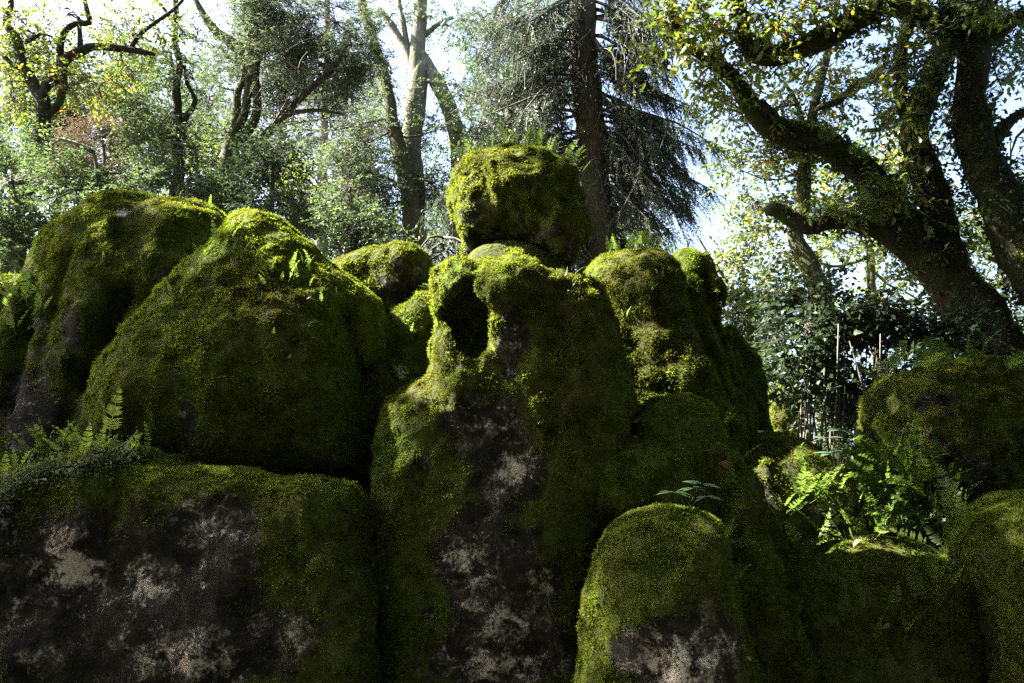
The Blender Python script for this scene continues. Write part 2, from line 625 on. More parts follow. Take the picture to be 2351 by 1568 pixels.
def scatter_moss(parent, v, q, nrm, moss, dens, size):
    """points on the surface, each carrying a small tuft of shoots"""
    global N_TUFTS
    tri = np.concatenate([q[:, [0, 1, 2]], q[:, [0, 2, 3]]])
    a, b, c = v[tri[:, 0]], v[tri[:, 1]], v[tri[:, 2]]
    ar = 0.5 * np.linalg.norm(np.cross(b - a, c - a), axis=1)
    cen = (a + b + c) / 3
    fn = nrm[tri].mean(1)
    vx, vy = proj(cen)
    vis = (vx > -260) & (vx < VW + 260) & (vy < VH + 160)
    tocam = CAM - cen
    tocam /= np.linalg.norm(tocam, axis=1, keepdims=True)
    vis &= (np.einsum('ij,ij->i', fn, tocam) > -0.45)
    w = ar * vis * np.clip(moss[tri].mean(1) * 1.6 - 0.35, 0, 1)
    n = int(w.sum() * dens)
    if n < 3:
        return
    ti = RNG.choice(len(tri), n, p=w / w.sum())
    r1, r2 = RNG.random(n), RNG.random(n)
    fl = r1 + r2 > 1
    r1[fl], r2[fl] = 1 - r1[fl], 1 - r2[fl]
    pts = a[ti] + r1[:, None] * (b - a)[ti] + r2[:, None] * (c - a)[ti]
    nn = fn[ti] + RNG.normal(0, 0.25, (n, 3)) + np.array([0, 0, 0.12])
    off = np.array(parent.location)
    me = mesh_np("moss", pts - off, np.zeros((0, 3), int))
    vattr(me, "nrm", nn)
    fattr(me, "scl", size * RNG.uniform(0.5, 1.3, n) * (0.6 + 0.7 * sstep(-0.35, 0.5, perlin(pts, 12.0))) * (0.8 + 0.35 * sstep(-0.3, 0.5, perlin(pts, 3.0, 7.0))))
    o = add("moss", me, None, parent)
    o["kind"] = "stuff"
    md = o.modifiers.new("scatter", 'NODES')
    md.node_group = TUFT_NG
    N_TUFTS += n


def rock(name, label, outline, Y, T, R=None, lean=0.0, yaw=0.0, vox=0.029, bumps=(), cuts=(), grooves=(), n1=0.045, n2=0.014, n3=0.009, fold=0.03,
         mossb=0.75, bare=(), pale=(), dens=5800, size=1.03, seed=0.0, cat="boulder", group=None, flat=1.0, extra=()):
    """outline measured on the print at depth Y; T half thickness (front, back); R rounding of the outline"""
    pts = np.array([P(x, y, Y)[[0, 2]] for x, y in outline])
    poly = chaikin(pts, 2)
    Tf, Tb = T
    lo = np.array([poly[:, 0].min() - 0.25, Y - Tf - 0.3, max(poly[:, 1].min(), -0.15) - 0.1])
    hi = np.array([poly[:, 0].max() + 0.25, Y + Tb + 0.2, poly[:, 1].max() + 0.25])
    if lean:
        hz = hi[2] - lo[2]
        kk = (Y + lean * hz) / Y
        lo[0] -= 0.12 + (kk - 1) * abs(lo[0])
        hi[0] += 0.12 + (kk - 1) * abs(hi[0])
        hi[2] = 1.6 + (hi[2] - 1.6) * kk + 0.1
        hi[1] += lean * (hi[2] - lo[2])
    if yaw:
        hw = (hi[0] - lo[0]) / 2 * abs(yaw)
        lo[1] -= hw
        hi[1] += hw
        lo[0] -= 0.1
        hi[0] += 0.1
    xc = 0.5 * (poly[:, 0].min() + poly[:, 0].max())
    dims = np.ceil((hi - lo) / vox).astype(int) + 1
    xs = lo[0] + vox * np.arange(dims[0])
    ys = lo[1] + vox * np.arange(dims[1])
    zs = lo[2] + vox * np.arange(dims[2])
    X2, Z2 = np.meshgrid(xs, zs, indexing='ij')
    yc = Y + lean * (zs - lo[2])
    yc = yc[None, :] + yaw * (xs - xc)[:, None]
    kz = Y / yc                     # the outline is kept as seen while the rock leans back
    sd = poly_sd(poly, X2 * kz, 1.6 + (Z2 - 1.6) * kz) / kz
    if R is None:
        R = max(0.12, sd.max())
    dd = np.clip((R - np.minimum(sd, R)) / R, 0, 3)
    dy = ys[None, :, None] - yc[:, None, :]
    tt = np.where(dy < 0, -dy / Tf, dy / Tb)
    pw = 2.0 + flat
    F = ((dd[:, None, :] ** pw + tt ** pw) ** (1 / pw) - 1) * min(R, Tf)
    G = None
    XX = np.broadcast_to(xs[:, None, None], F.shape)
    YY = np.broadcast_to(ys[None, :, None], F.shape)
    ZZ = np.broadcast_to(zs[None, None, :], F.shape)

    def ell(c, r):
        e = np.sqrt(((XX - c[0]) / r[0]) ** 2 + ((YY - c[1]) / r[1]) ** 2 + ((ZZ - c[2]) / r[2]) ** 2)
        return (e - 1) * min(r)
    for (bx, by, rx, ry, dep, back) in bumps:          # bulges: centre on the print, radii in px, depth radius m, centre offset to camera m
        c = P(bx, by, Y + lean * (P(bx, by, Y)[2] - lo[2]) + yaw * (P(bx, by, Y)[0] - xc) - back)
        k = px(c[1])
        F = smin(F, ell(c, (rx * k, dep, ry * k)), 0.12)
    for (bx, by, rx, ry, dep, back) in cuts:
        c = P(bx, by, Y + lean * (P(bx, by, Y)[2] - lo[2]) + yaw * (P(bx, by, Y)[0] - xc) - back)
        k = px(c[1])
        F = -smin(-F, ell(c, (rx * k, dep, ry * k)), 0.05)
    Xw, Zw = X2 * kz, 1.6 + (Z2 - 1.6) * kz
    for (line, wpx, dep) in grooves:                   # furrows in the front face along a line on the print
        for (x0, y0), (x1, y1) in zip(line[:-1], line[1:]):
            a, b = P(x0, y0, Y), P(x1, y1, Y)
            ex, ez = b[0] - a[0], b[2] - a[2]
            t = np.clip(((Xw - a[0]) * ex + (Zw - a[2]) * ez) / (ex * ex + ez * ez), 0, 1)
            d = np.hypot(Xw - a[0] - t * ex, Zw - a[2] - t * ez)
            g = dep * np.exp(-(d / (wpx * px(Y))) ** 2)
            F = F + g[:, None, :] * (dy < 0.1 * Tb)
    m = np.abs(F) < 0.3
    p = np.stack([XX[m], YY[m], ZZ[m]], -1)
    F[m] -= n1 * fbm(p, 1.7, 2, seed) + n2 * fbm(p, 5.5, 2, seed + 5) + fold * fbm(p * np.array([1, 1, 0.3]), 3.6, 2, seed + 12) + 2.6 * n3 * (0.4 - np.abs(perlin(p, 8.0, seed + 9))) + 1.1 * n3 * perlin(p, 17.0, seed + 9)
    v, q = surface_nets(F, lo, vox)
    nrm = vnormals(v, q)
    # moss cover and bare stone
    vx, vy = proj(v)
    ms = mossb + 0.22 * fbm(v, 1.8, 3, seed + 30) + 0.16 * perlin(v, 9.0, seed + 3) + 0.28 * nrm[:, 2]
    for (bx, by, rx, ry, s) in bare:
        ms = ms - s * np.exp(-(((vx - bx) / rx) ** 2 + ((vy - by) / ry) ** 2))
    pl = np.zeros(len(v))
    for (bx, by, rx, ry, s) in pale:
        g = np.exp(-(((vx - bx) / rx) ** 2 + ((vy - by) / ry) ** 2))
        pl = np.maximum(pl, s * g)
        ms = ms - 1.2 * s * g
    pl = pl + 0.10 * fbm(v, 4.0, 2, seed + 60)
    ms = np.clip(ms, 0, 1)
    base = np.array([v[:, 0].mean(), Y, max(v[:, 2].min(), 0.0)])
    me = mesh_np(name, v - base, q, True)
    fattr(me, "moss", ms)
    fattr(me, "pale", np.clip(pl, 0, 1))
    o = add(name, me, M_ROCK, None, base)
    tag(o, label, cat, group)
    scatter_moss(o, v, q, nrm, ms, dens, size)
    global BN
    BV.append(v)
    BF.append(q + BN)
    BN += len(v)
    return o


B = 1700   # below the picture
rock("mossy_boulder", "broad humped mossy boulder with vertical folds beside the ferny bank on the left",
     [(-160, 1100), (-40, 900), (60, 770), (110, 680), (140, 600), (185, 545), (255, 497), (318, 473), (380, 480), (470, 487), (515, 508), (545, 545), (590, 640), (560, 900), (520, 1250), (-160, 1250)],
     6.0, (0.70, 0.5), R=0.62, vox=0.03, lean=0.16, grooves=[([(165, 700), (160, 800), (130, 960)], 22, 0.10), ([(375, 730), (335, 800), (285, 900), (260, 1000)], 24, 0.12), ([(270, 640), (225, 760), (190, 900)], 14, 0.04)],
     bumps=[(230, 820, 60, 240, 0.30, 0.42)],
     mossb=0.80, bare=[(95, 720, 45, 90, 0.4), (365, 760, 22, 50, 0.7), (165, 760, 20, 60, 0.8), (385, 625, 25, 16, 0.7), (60, 960, 110, 110, 0.8)], pale=[(283, 488, 20, 14, 0.9), (75, 945, 30, 25, 0.55), (40, 870, 45, 20, 0.3), (365, 630, 18, 10, 0.5)], seed=1.0)
rock("mossy_boulder", "large triangular mossy boulder left of centre, overhanging the pale stone block",
     [(285, 1040), (262, 960), (272, 880), (330, 785), (400, 690), (470, 615), (535, 560), (560, 528), (610, 518), (660, 526), (700, 558), (765, 612), (830, 660), (880, 730), (870, 850), (872, 980), (865, 1080), (790, 1098), (660, 1085), (520, 1065), (400, 1050)],
     5.35, (0.62, 0.7), R=0.55, lean=0.16, bumps=[(560, 860, 230, 200, 0.35, 0.42)], grooves=[([(820, 760), (840, 900), (850, 1050)], 20, 0.12)],
     mossb=0.88, bare=[(430, 950, 25, 35, 0.7), (700, 720, 30, 30, 0.3), (430, 1010, 60, 25, 0.4)], pale=[(430, 955, 12, 14, 0.5)], seed=2.0)
rock("mossy_boulder", "small round-topped rock with sunlit moss between the triangular boulder and the split central rock",
     [(760, 640), (790, 612), (860, 582), (930, 573), (975, 588), (993, 622), (978, 675), (948, 715), (950, 780), (1010, 830), (1010, 1060), (760, 1060)],
     6.15, (0.42, 0.45), R=0.34, yaw=-0.2, mossb=0.72, bare=[(905, 655, 38, 40, 0.55)], pale=[(905, 640, 10, 10, 0.4)], seed=3.0, n1=0.04)
rock("mossy_boulder", "low mossy hollow rock with grey bare spot wedged behind the split central rock",
     [(800, 880), (830, 770), (880, 735), (940, 700), (985, 668), (1060, 660), (1080, 860), (1060, 1150), (800, 1150)],
     5.75, (0.35, 0.3), R=0.3, lean=0.1, mossb=0.75, pale=[(915, 850, 30, 22, 0.75), (870, 790, 12, 20, 0.4)], seed=4.0, n1=0.05)
rock("stone_block", "wide flat-topped stone block with pale lichen patches at the bottom left",
     [(-220, 1150), (-40, 1120), (90, 1085), (200, 1052), (330, 1045), (480, 1072), (640, 1098), (760, 1108), (830, 1118), (862, 1160), (872, 1260), (885, 1420), (895, B), (-220, B)],
     4.75, (0.55, 0.5), R=0.36, vox=0.03, flat=1.6, mossb=0.66, n1=0.07, lean=0.10,
     bare=[(330, 1370, 230, 150, 0.5), (100, 1400, 250, 180, 0.55), (440, 1500, 170, 120, 0.5), (560, 1250, 60, 120, 0.35)],
     pale=[(150, 1310, 70, 85, 0.85), (20, 1190, 30, 40, 0.6), (190, 1220, 40, 20, 0.75), (45, 1400, 35, 45, 0.6), (175, 1405, 25, 25, 0.6), (335, 1340, 60, 60, 0.62), (470, 1320, 14, 70, 0.6), (440, 1520, 130, 80, 0.72), (60, 1540, 20, 50, 0.5), (480, 1190, 110, 50, 0.36), (660, 1460, 80, 80, 0.3)],
     seed=5.0, cat="rock")
rock("split_rock", "tall central rock with a deep hollow ringed by a sunlit mossy rim",
     [(995, 850), (990, 790), (1003, 725), (1010, 672), (1038, 640), (1085, 622), (1160, 614), (1240, 620), (1310, 645), (1352, 678), (1385, 735), (1412, 810), (1440, 870), (1446, 940), (1430, 1040), (1390, 1150), (1365, 1260), (1375, 1400), (1390, B), (872, B), (868, 1300), (866, 1100), (890, 960), (940, 890), (985, 872)],
     5.1, (0.60, 0.6), R=0.45, lean=0.04,
     bumps=[(1200, 740, 66, 150, 0.24, 0.42), (1190, 676, 125, 42, 0.34, 0.30), (1310, 900, 110, 260, 0.25, 0.40)],
     cuts=[(1079, 745, 72, 100, 0.28, 0.42)],
     mossb=0.80, n1=0.045,
     bare=[(1180, 780, 40, 60, 0.6), (1130, 1010, 90, 120, 0.4), (1130, 1300, 120, 180, 0.62), (1150, 1500, 140, 90, 0.6), (1060, 760, 40, 80, 0.4)],
     pale=[(1180, 770, 22, 45, 0.45), (1175, 855, 18, 14, 0.5), (1130, 970, 70, 60, 0.36), (1180, 1080, 70, 70, 0.55), (1060, 1280, 55, 55, 0.75), (1110, 1335, 40, 20, 0.7), (1245, 1340, 50, 40, 0.6), (1080, 1390, 30, 20, 0.6), (985, 1410, 22, 18, 0.55), (1150, 1520, 130, 45, 0.78), (1180, 1430, 90, 60, 0.5), (960, 1080, 40, 40, 0.3)],
     seed=6.0, cat="rock", vox=0.022)
rock("neck_stone", "smooth olive-brown cap stone under the balanced head-like boulder",
     [(1058, 650), (1078, 608), (1110, 586), (1180, 578), (1245, 592), (1295, 628), (1345, 690), (1200, 730), (1060, 700)],
     5.25, (0.48, 0.3), R=0.28, fold=0.0, mossb=0.8, n1=0.02, n2=0.008, n3=0.004, seed=7.0, cat="rock", vox=0.02, dens=4000, size=0.6)
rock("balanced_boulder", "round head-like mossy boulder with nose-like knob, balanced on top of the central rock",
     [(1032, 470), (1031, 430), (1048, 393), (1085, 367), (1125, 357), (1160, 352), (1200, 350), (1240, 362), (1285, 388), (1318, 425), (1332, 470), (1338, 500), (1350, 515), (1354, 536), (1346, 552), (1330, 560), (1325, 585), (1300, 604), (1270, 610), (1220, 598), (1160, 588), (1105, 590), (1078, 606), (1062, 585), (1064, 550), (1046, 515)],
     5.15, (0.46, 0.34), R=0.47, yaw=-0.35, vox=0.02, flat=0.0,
     bumps=[(1165, 400, 70, 32, 0.16, 0.30), (1105, 480, 55, 80, 0.16, 0.24), (1262, 430, 50, 45, 0.14, 0.24), (1185, 430, 50, 34, 0.12, 0.38), (1300, 520, 24, 50, 0.12, 0.20)],
     cuts=[(1225, 525, 70, 66, 0.14, 0.54), (1092, 575, 13, 36, 0.14, 0.34)],
     mossb=0.80, n1=0.035, n2=0.024, n3=0.014, fold=0.0,
     bare=[(1225, 530, 70, 70, 0.35), (1085, 565, 30, 40, 0.5), (1075, 400, 18, 18, 0.5), (1085, 470, 30, 50, 0.2)], pale=[(1150, 565, 20, 25, 0.3), (1090, 565, 12, 30, 0.35)], seed=8.0)  # lower right patch of thinned moss: the boulder's shade put into its colour
rock("mossy_boulder", "sunlit mossy shoulder boulder just right of the central rock, topped with fern fronds",
     [(1300, 700), (1332, 642), (1370, 612), (1425, 598), (1485, 594), (1530, 612), (1556, 650), (1578, 720), (1590, 790), (1640, 870), (1680, 930), (1706, 1000), (1690, 1150), (1300, 1150)],
     6.1, (0.60, 0.55), R=0.42, lean=0.18, yaw=-0.14, bumps=[(1410, 660, 80, 50, 0.2, 0.34)], grooves=[([(1560, 700), (1600, 830), (1660, 960)], 14, 0.07)],
     mossb=1.0, seed=9.0, n1=0.03, bare=[(1480, 740, 50, 40, 0.2)])
rock("mossy_boulder", "narrow ridged mossy boulder standing behind the sunlit shoulder boulder",
     [(1500, 680), (1530, 605), (1568, 590), (1605, 600), (1635, 640), (1655, 720), (1672, 800), (1690, 870), (1712, 960), (1725, 1100), (1500, 1100)],
     6.6, (0.45, 0.5), R=0.3, yaw=-0.3, lean=0.16, grooves=[([(1590, 660), (1620, 760), (1660, 900)], 10, 0.07), ([(1630, 700), (1655, 800), (1690, 940)], 8, 0.05)], mossb=0.88, seed=10.0, n1=0.03, n2=0.016)
rock("leaning_rock", "dark smooth leaning rock at the right end of the ridged boulders, behind a pale stick",
     [(1640, 790), (1668, 745), (1700, 790), (1728, 845), (1745, 910), (1765, 1000), (1780, 1120), (1620, 1120)],
     7.1, (0.35, 0.4), R=0.24, mossb=0.6, seed=11.0, n1=0.03, n2=0.015, cat="rock")
rock("mossy_boulder", "rounded mossy boulder with fallen brown leaves in the notch beside the central rock",
     [(1425, 985), (1450, 945), (1490, 920), (1540, 915), (1595, 932), (1635, 972), (1662, 1030), (1680, 1120), (1690, 1250), (1430, 1250)],
     5.05, (0.38, 0.4), R=0.28, mossb=0.95, seed=12.0, n1=0.04)
rock("mossy_boulder", "low mossy hump wedged above the dark gap behind the front right boulder",
     [(1360, 1060), (1400, 1020), (1470, 1005), (1540, 1012), (1572, 1035), (1590, 1110), (1580, 1185), (1500, 1190), (1400, 1180), (1340, 1200), (1340, 1120)],
     4.85, (0.28, 0.4), R=0.22, mossb=0.95, seed=13.0, n1=0.03)
rock("mossy_slope_rock", "long mossy ridge running down to the bottom edge behind the front right boulder",
     [(1560, 1030), (1620, 1015), (1665, 1045), (1715, 1105), (1738, 1190), (1752, 1280), (1790, 1400), (1825, 1490), (1850, B), (1560, B)],
     4.85, (0.42, 0.5), R=0.3, lean=0.12, mossb=0.85, seed=14.0, n1=0.05, n2=0.045, n3=0.02, cat="rock")
rock("mossy_boulder", "front right upright mossy boulder with a pale bare stone foot",
     [(1335, 1460), (1348, 1340), (1378, 1262), (1425, 1208), (1490, 1178), (1560, 1166), (1620, 1175), (1652, 1212), (1664, 1300), (1680, 1400), (1705, 1500), (1720, B), (1300, B)],
     4.3, (0.42, 0.4), R=0.3, lean=0.08, mossb=0.80, n1=0.04,
     bare=[(1560, 1500, 120, 90, 0.6), (1420, 1500, 40, 60, 0.25)], pale=[(1560, 1530, 110, 75, 0.78), (1500, 1470, 30, 30, 0.5), (1650, 1450, 30, 50, 0.5)], seed=15.0)
rock("mossy_boulder", "big dark brown-mossed boulder under the right oak, ferns along its crown",
     [(2015, 1060), (2025, 960), (2042, 885), (2095, 855), (2170, 838), (2235, 828), (2295, 848), (2335, 885), (2375, 960), (2420, 1060), (2440, 1200), (2015, 1200)],
     5.7, (0.45, 0.6), R=0.38, mossb=0.72, seed=16.0, n2=0.04, n3=0.022, bare=[(2160, 1060, 120, 80, 0.3), (2180, 930, 60, 40, 0.25)])
rock("ledge_rock", "broken ledge thick with ferns right of the mossy ridge",
     [(1640, 1100), (1700, 1030), (1790, 1000), (1860, 1040), (1960, 1090), (2060, 1060), (2160, 1110), (2260, 1160), (2400, 1190), (2400, 1500), (1640, 1500)],
     5.65, (0.45, 0.5), R=0.3, vox=0.03, lean=0.25, mossb=0.5, seed=17.0, n1=0.09, pale=[(1750, 1150, 18, 14, 0.7), (1880, 1165, 40, 12, 0.4)], cat="rock", dens=4000)
rock("mossy_boulder", "dark shaded mossy slab filling the bottom right below the ferns",
     [(1720, 1330), (1790, 1280), (1900, 1262), (2000, 1235), (2100, 1232), (2170, 1262), (2200, 1370), (2220, 1500), (2240, B), (1720, B)],
     5.1, (0.5, 0.4), R=0.5, vox=0.03, lean=0.30, flat=0.3, mossb=0.7, seed=18.0, n1=0.06)
rock("mossy_boulder", "shaded mossy rock cut off by the lower right corner",
     [(2225, 1200), (2300, 1150), (2420, 1130), (2560, 1180), (2560, B), (2290, B), (2300, 1480), (2290, 1380), (2240, 1290)],
     4.7, (0.42, 0.5), R=0.3, vox=0.03, mossb=0.75, seed=19.0, n1=0.06)
rock("mossy_boulder", "bright yellow-green sunlit rock glimpsed behind the bamboo stems",
     [(1740, 1080), (1752, 960), (1768, 890), (1790, 866), (1820, 880), (1835, 960), (1840, 1080)],
     8.6, (0.3, 0.3), R=0.2, mossb=0.9, seed=20.0, n1=0.03, dens=3000, size=1.4)
rock("mossy_bank", "mossy bank with ferns at the left edge behind the broad humped boulder",
     [(-300, 760), (-120, 690), (20, 660), (90, 640), (150, 660), (170, 760), (150, 1100), (-300, 1100)],
     7.2, (0.5, 0.5), R=0.4, vox=0.04, mossb=0.8, seed=21.0, n1=0.08, cat="bank", dens=3500, size=1.3)
print("tufts", N_TUFTS)

# the shapes ferns and leaves can rest on
_bv = np.concatenate(BV)
_bf = np.concatenate(BF)
BVH = BVHTree.FromPolygons(_bv.tolist(), _bf.tolist())


def hit(vx, vy):
    d = P(vx, vy, 5.0) - CAM
    loc, n, i, dist = BVH.ray_cast(Vector(CAM), Vector(d).normalized())
    if loc is None:
        return None, None
    return np.array(loc), np.array(n)


# ------------------------------------------------------------------ tubes for trunks, limbs and twigs
def catmull(pts, rad, step):
    pts = np.asarray(pts, float)
    rad = np.asarray(rad, float)
    e = np.concatenate([[2 * pts[0] - pts[1]], pts, [2 * pts[-1] - pts[-2]]])
    P_, R_ = [], []
    for i in range(len(pts) - 1):
        n = max(2, int(np.linalg.norm(pts[i + 1] - pts[i]) / step))
        t = np.linspace(0, 1, n, endpoint=False)[:, None]
        p0, p1, p2, p3 = e[i:i + 4]
        P_.append(0.5 * (2 * p1 + (p2 - p0) * t + (2 * p0 - 5 * p1 + 4 * p2 - p3) * t ** 2 + (3 * p1 - p0 - 3 * p2 + p3) * t ** 3))
        R_.append(rad[i] + (rad[i + 1] - rad[i]) * t[:, 0])
    P_.append(pts[-1:])
    R_.append(rad[-1:])
    return np.concatenate(P_), np.concatenate(R_)


def tube(pts, rad, seg=10, step=0.12, rough=0.12, wob=0.0):
    p, r = catmull(pts, rad, step)
    if wob:
        L = len(p)
        w = np.stack([perlin(p, 1.3, 3.0), perlin(p, 1.3, 31.0), perlin(p, 1.3, 57.0)], -1) * wob
        w *= np.sin(np.linspace(0, math.pi, L))[:, None]
        p = p + w
    t = np.gradient(p, axis=0)
    t /= np.linalg.norm(t, axis=1, keepdims=True) + 1e-9
    u = np.cross(t[0], [0.3, 0.9, 0.2])
    u /= np.linalg.norm(u)
    us = []
    for i in range(len(p)):
        u = u - t[i] * (u @ t[i])
        u /= np.linalg.norm(u) + 1e-9
        us.append(u)
    us = np.array(us)
    w = np.cross(t, us)
    a = np.linspace(0, 2 * math.pi, seg, endpoint=False)
    ring = np.cos(a)[None, :, None] * us[:, None] + np.sin(a)[None, :, None] * w[:, None]
    v = p[:, None] + ring * r[:, None, None]
    if rough:
        d = fbm(v, 3.0, 2, 11.0) * rough + 0.5 * rough * perlin(v * np.array([1, 1, 0.4]), 14.0, 5.0)
        v = v + ring * (r[:, None] * d)[:, :, None]
    n = len(p)
    i = np.arange(n * seg).reshape(n, seg)
    j = np.roll(i, -1, 1)
    q = np.stack([i[:-1], j[:-1], j[1:], i[1:]], -1).reshape(-1, 4)
    vv = np.concatenate([v.reshape(-1, 3), p[:1], p[-1:] + t[-1:] * r[-1]])
    k0, k1 = n * seg, n * seg + 1
    caps = np.concatenate([np.stack([j[0], i[0], np.full(seg, k0)], -1), np.stack([i[-1], j[-1], np.full(seg, k1)], -1)])
    return vv, q, caps


def tube_part(name, pts, rad, mat, parent, seg=10, step=0.12, rough=0.12, wob=0.0):
    v, q, c = tube(pts, rad, seg, step, rough, wob)
    return part(name, v, [q, c], mat, parent)


def prisms(a, b, r0, r1):
    """thin three-sided twigs between point sets a and b"""
    n = len(a)
    d = b - a
    d = d / (np.linalg.norm(d, axis=1, keepdims=True) + 1e-9)
    u = np.cross(d, np.array([0.21, 0.47, 0.86]))
    u /= np.linalg.norm(u, axis=1, keepdims=True) + 1e-9
    w = np.cross(d, u)
    V = np.zeros((n, 6, 3))
    for k in range(3):
        an = 2 * math.pi * k / 3
        rr = math.cos(an) * u + math.sin(an) * w
        V[:, k] = a + rr * np.reshape(r0, (-1, 1))
        V[:, 3 + k] = b + rr * np.reshape(r1, (-1, 1))
    base = (np.arange(n) * 6)[:, None]
    q = np.concatenate([base + np.array([[k, (k + 1) % 3, 3 + (k + 1) % 3, 3 + k]]) for k in range(3)])
    return V.reshape(-1, 3), q


def joinvf(lst):
    V, F, n = [], [], 0
    for v, f in lst:
        V.append(v)
        F.append(f + n)
        n += len(v)
    return np.concatenate(V), np.concatenate(F)


def leaves(pos, ax, nor, size, width):
    """folded kite leaves: 4 points, 2 triangles each"""
    n = len(pos)
    ax = ax / (np.linalg.norm(ax, axis=1, keepdims=True) + 1e-9)
    s = np.cross(ax, nor)
    s /= np.linalg.norm(s, axis=1, keepdims=True) + 1e-9
    nn = np.cross(s, ax)
    L = size[:, None]
    V = np.zeros((n, 4, 3))
    V[:, 0] = pos
    V[:, 1] = pos + ax * L * 0.5 + s * L * width + nn * L * 0.10
    V[:, 2] = pos + ax * L - nn * L * 0.08
    V[:, 3] = pos + ax * L * 0.45 - s * L * width + nn * L * 0.10
    b = (np.arange(n) * 4)[:, None]
    T = np.concatenate([b + np.array([[0, 1, 2]]), b + np.array([[0, 2, 3]])])
    return V.reshape(-1, 3), T


N_LEAVES = 0


def crown(parent, clumps, mat, leaf=0.06, width=0.26, k=11, cov=1.2, twl=5.0, droop=0.2, hole=0.0, hfreq=1.6, name="crown", attach=None, up=0.5,
          twig_mat=None, limb_r=0.02, seed=0, spread=0.9, limb_mat=None, min_tint=0.0):
    """clumps: (vx, vy, rx px, ry px, depth, depth radius[, cover]); sprays of leaves on twigs fill each clump"""
    global N_LEAVES
    twig_mat = twig_mat or M_TWIG
    org, dirs, cid, tint0 = [], [], [], []
    tw = []
    for ci, c in enumerate(clumps):
        if isinstance(c[0], str):
            cen, rad = np.array(c[1], float), np.array(c[2], float)
            ns = int(cov * math.pi * rad[0] * rad[1] / (0.15 * k * leaf * leaf))
        else:
            vx, vy, rx, ry, Y, dr = c[:6]
            cv = cov * (c[6] if len(c) > 6 else 1.0)
            lp = leaf / px(Y)
            ns = max(3, int(cv * math.pi * rx * ry / (0.15 * k * lp * lp)))
            cen = P(vx, vy, Y)
            rad = np.array([rx * px(Y), dr, ry * px(Y)])
        m = int(ns * (2.2 if hole else 1.0)) + 2
        d = RNG.normal(size=(m, 3))
        d /= np.linalg.norm(d, axis=1, keepdims=True)
        rr = RNG.random(m) ** 0.42
        p = cen + d * rr[:, None] * rad
        if hole:
            nv = fbm(p, hfreq, 2, seed + 2.0)
            keep = np.argsort(-nv + RNG.normal(0, 0.10, m) * (1 - hole))[:ns]
            p, d = p[keep], d[keep]
        else:
            p, d = p[:ns], d[:ns]
        dd = d * np.array([1, 1, 0.7]) + RNG.normal(0, spread * 0.6, p.shape) + np.array([0, 0, -droop])
        dd /= np.linalg.norm(dd, axis=1, keepdims=True)
        org.append(p)
        dirs.append(dd)
        tint0.append(np.full(len(p), RNG.uniform(-0.12, 0.12)) + RNG.normal(0, 0.1, len(p)))
        # twigs that carry the sprays
        nb = max(4, len(p) // 14)
        hub = cen + RNG.normal(size=(nb, 3)) * rad * 0.33
        near = np.argmin(((p[:, None] - hub[None]) ** 2).sum(-1), 1)
        tw.append(prisms(hub[near], p, np.full(len(p), leaf * 0.055), np.full(len(p), leaf * 0.03)))
        tw.append(prisms(np.repeat(cen[None], nb, 0), hub, np.full(nb, leaf * 0.16), np.full(nb, leaf * 0.07)))
        if attach is not None:
            ap = np.asarray(attach)
            a0 = ap[np.argmin(((ap - cen) ** 2).sum(1) + 0.6 * np.maximum(0, ap[:, 2] - cen[2]) ** 2)]
            if np.linalg.norm(cen - a0) > 0.15:
                mid = (a0 + cen) / 2 + RNG.normal(0, 0.12, 3) * np.linalg.norm(cen - a0)
                tube_part("branch", [a0, mid, cen], [limb_r * 1.5, limb_r, limb_r * 0.45], limb_mat or twig_mat, parent, 6, 0.25, 0.15, 0.15)
    org, dirs, tint0 = np.concatenate(org), np.concatenate(dirs), np.concatenate(tint0)
    n = len(org)
    tl = leaf * twl * RNG.uniform(0.6, 1.25, n)
    end = org + dirs * tl[:, None] + np.array([0, 0, -1]) * (droop * 0.35 * tl)[:, None]
    tw.append(prisms(org, end, np.full(n, leaf * 0.035), np.full(n, leaf * 0.015)))
    j = np.tile(np.arange(k), n)
    i = np.repeat(np.arange(n), k)
    f = (j + 1.0) / k + RNG.normal(0, 0.03, n * k)
    pos = org[i] + (end - org)[i] * f[:, None]
    side = np.cross(dirs, np.array([0, 0, 1.0])) + 1e-4
    side /= np.linalg.norm(side, axis=1, keepdims=True)
    sg = np.where(j % 2, 1.0, -1.0)
    ax = dirs[i] * 0.7 + side[i] * sg[:, None] * 0.8 + RNG.normal(0, 0.42, (n * k, 3)) + np.array([0, 0, -droop])
    nor = np.array([0, 0, up]) + RNG.normal(0, 0.6, (n * k, 3)) + dirs[i] * 0.1
    sz = leaf * RNG.uniform(0.6, 1.3, n * k)
    v, t = leaves(pos, ax, nor, sz, width)
    tint = np.clip(0.5 + tint0[i] + RNG.normal(0, 0.2, n * k), min_tint, 1)
    part(name, v, t, mat, parent, False, {"tint": np.repeat(tint, 4)}, "stuff")
    tv, tf = joinvf(tw)
    part("twigs", tv, tf, twig_mat, parent, True, None, "stuff")
    N_LEAVES += n * k


def path(pts, Y, dY=0.0):
    """polyline from the print; each point (vx, vy[, depth offset])"""
    return np.array([P(p[0], p[1], Y + (p[2] if len(p) > 2 else 0.0)) for p in pts])


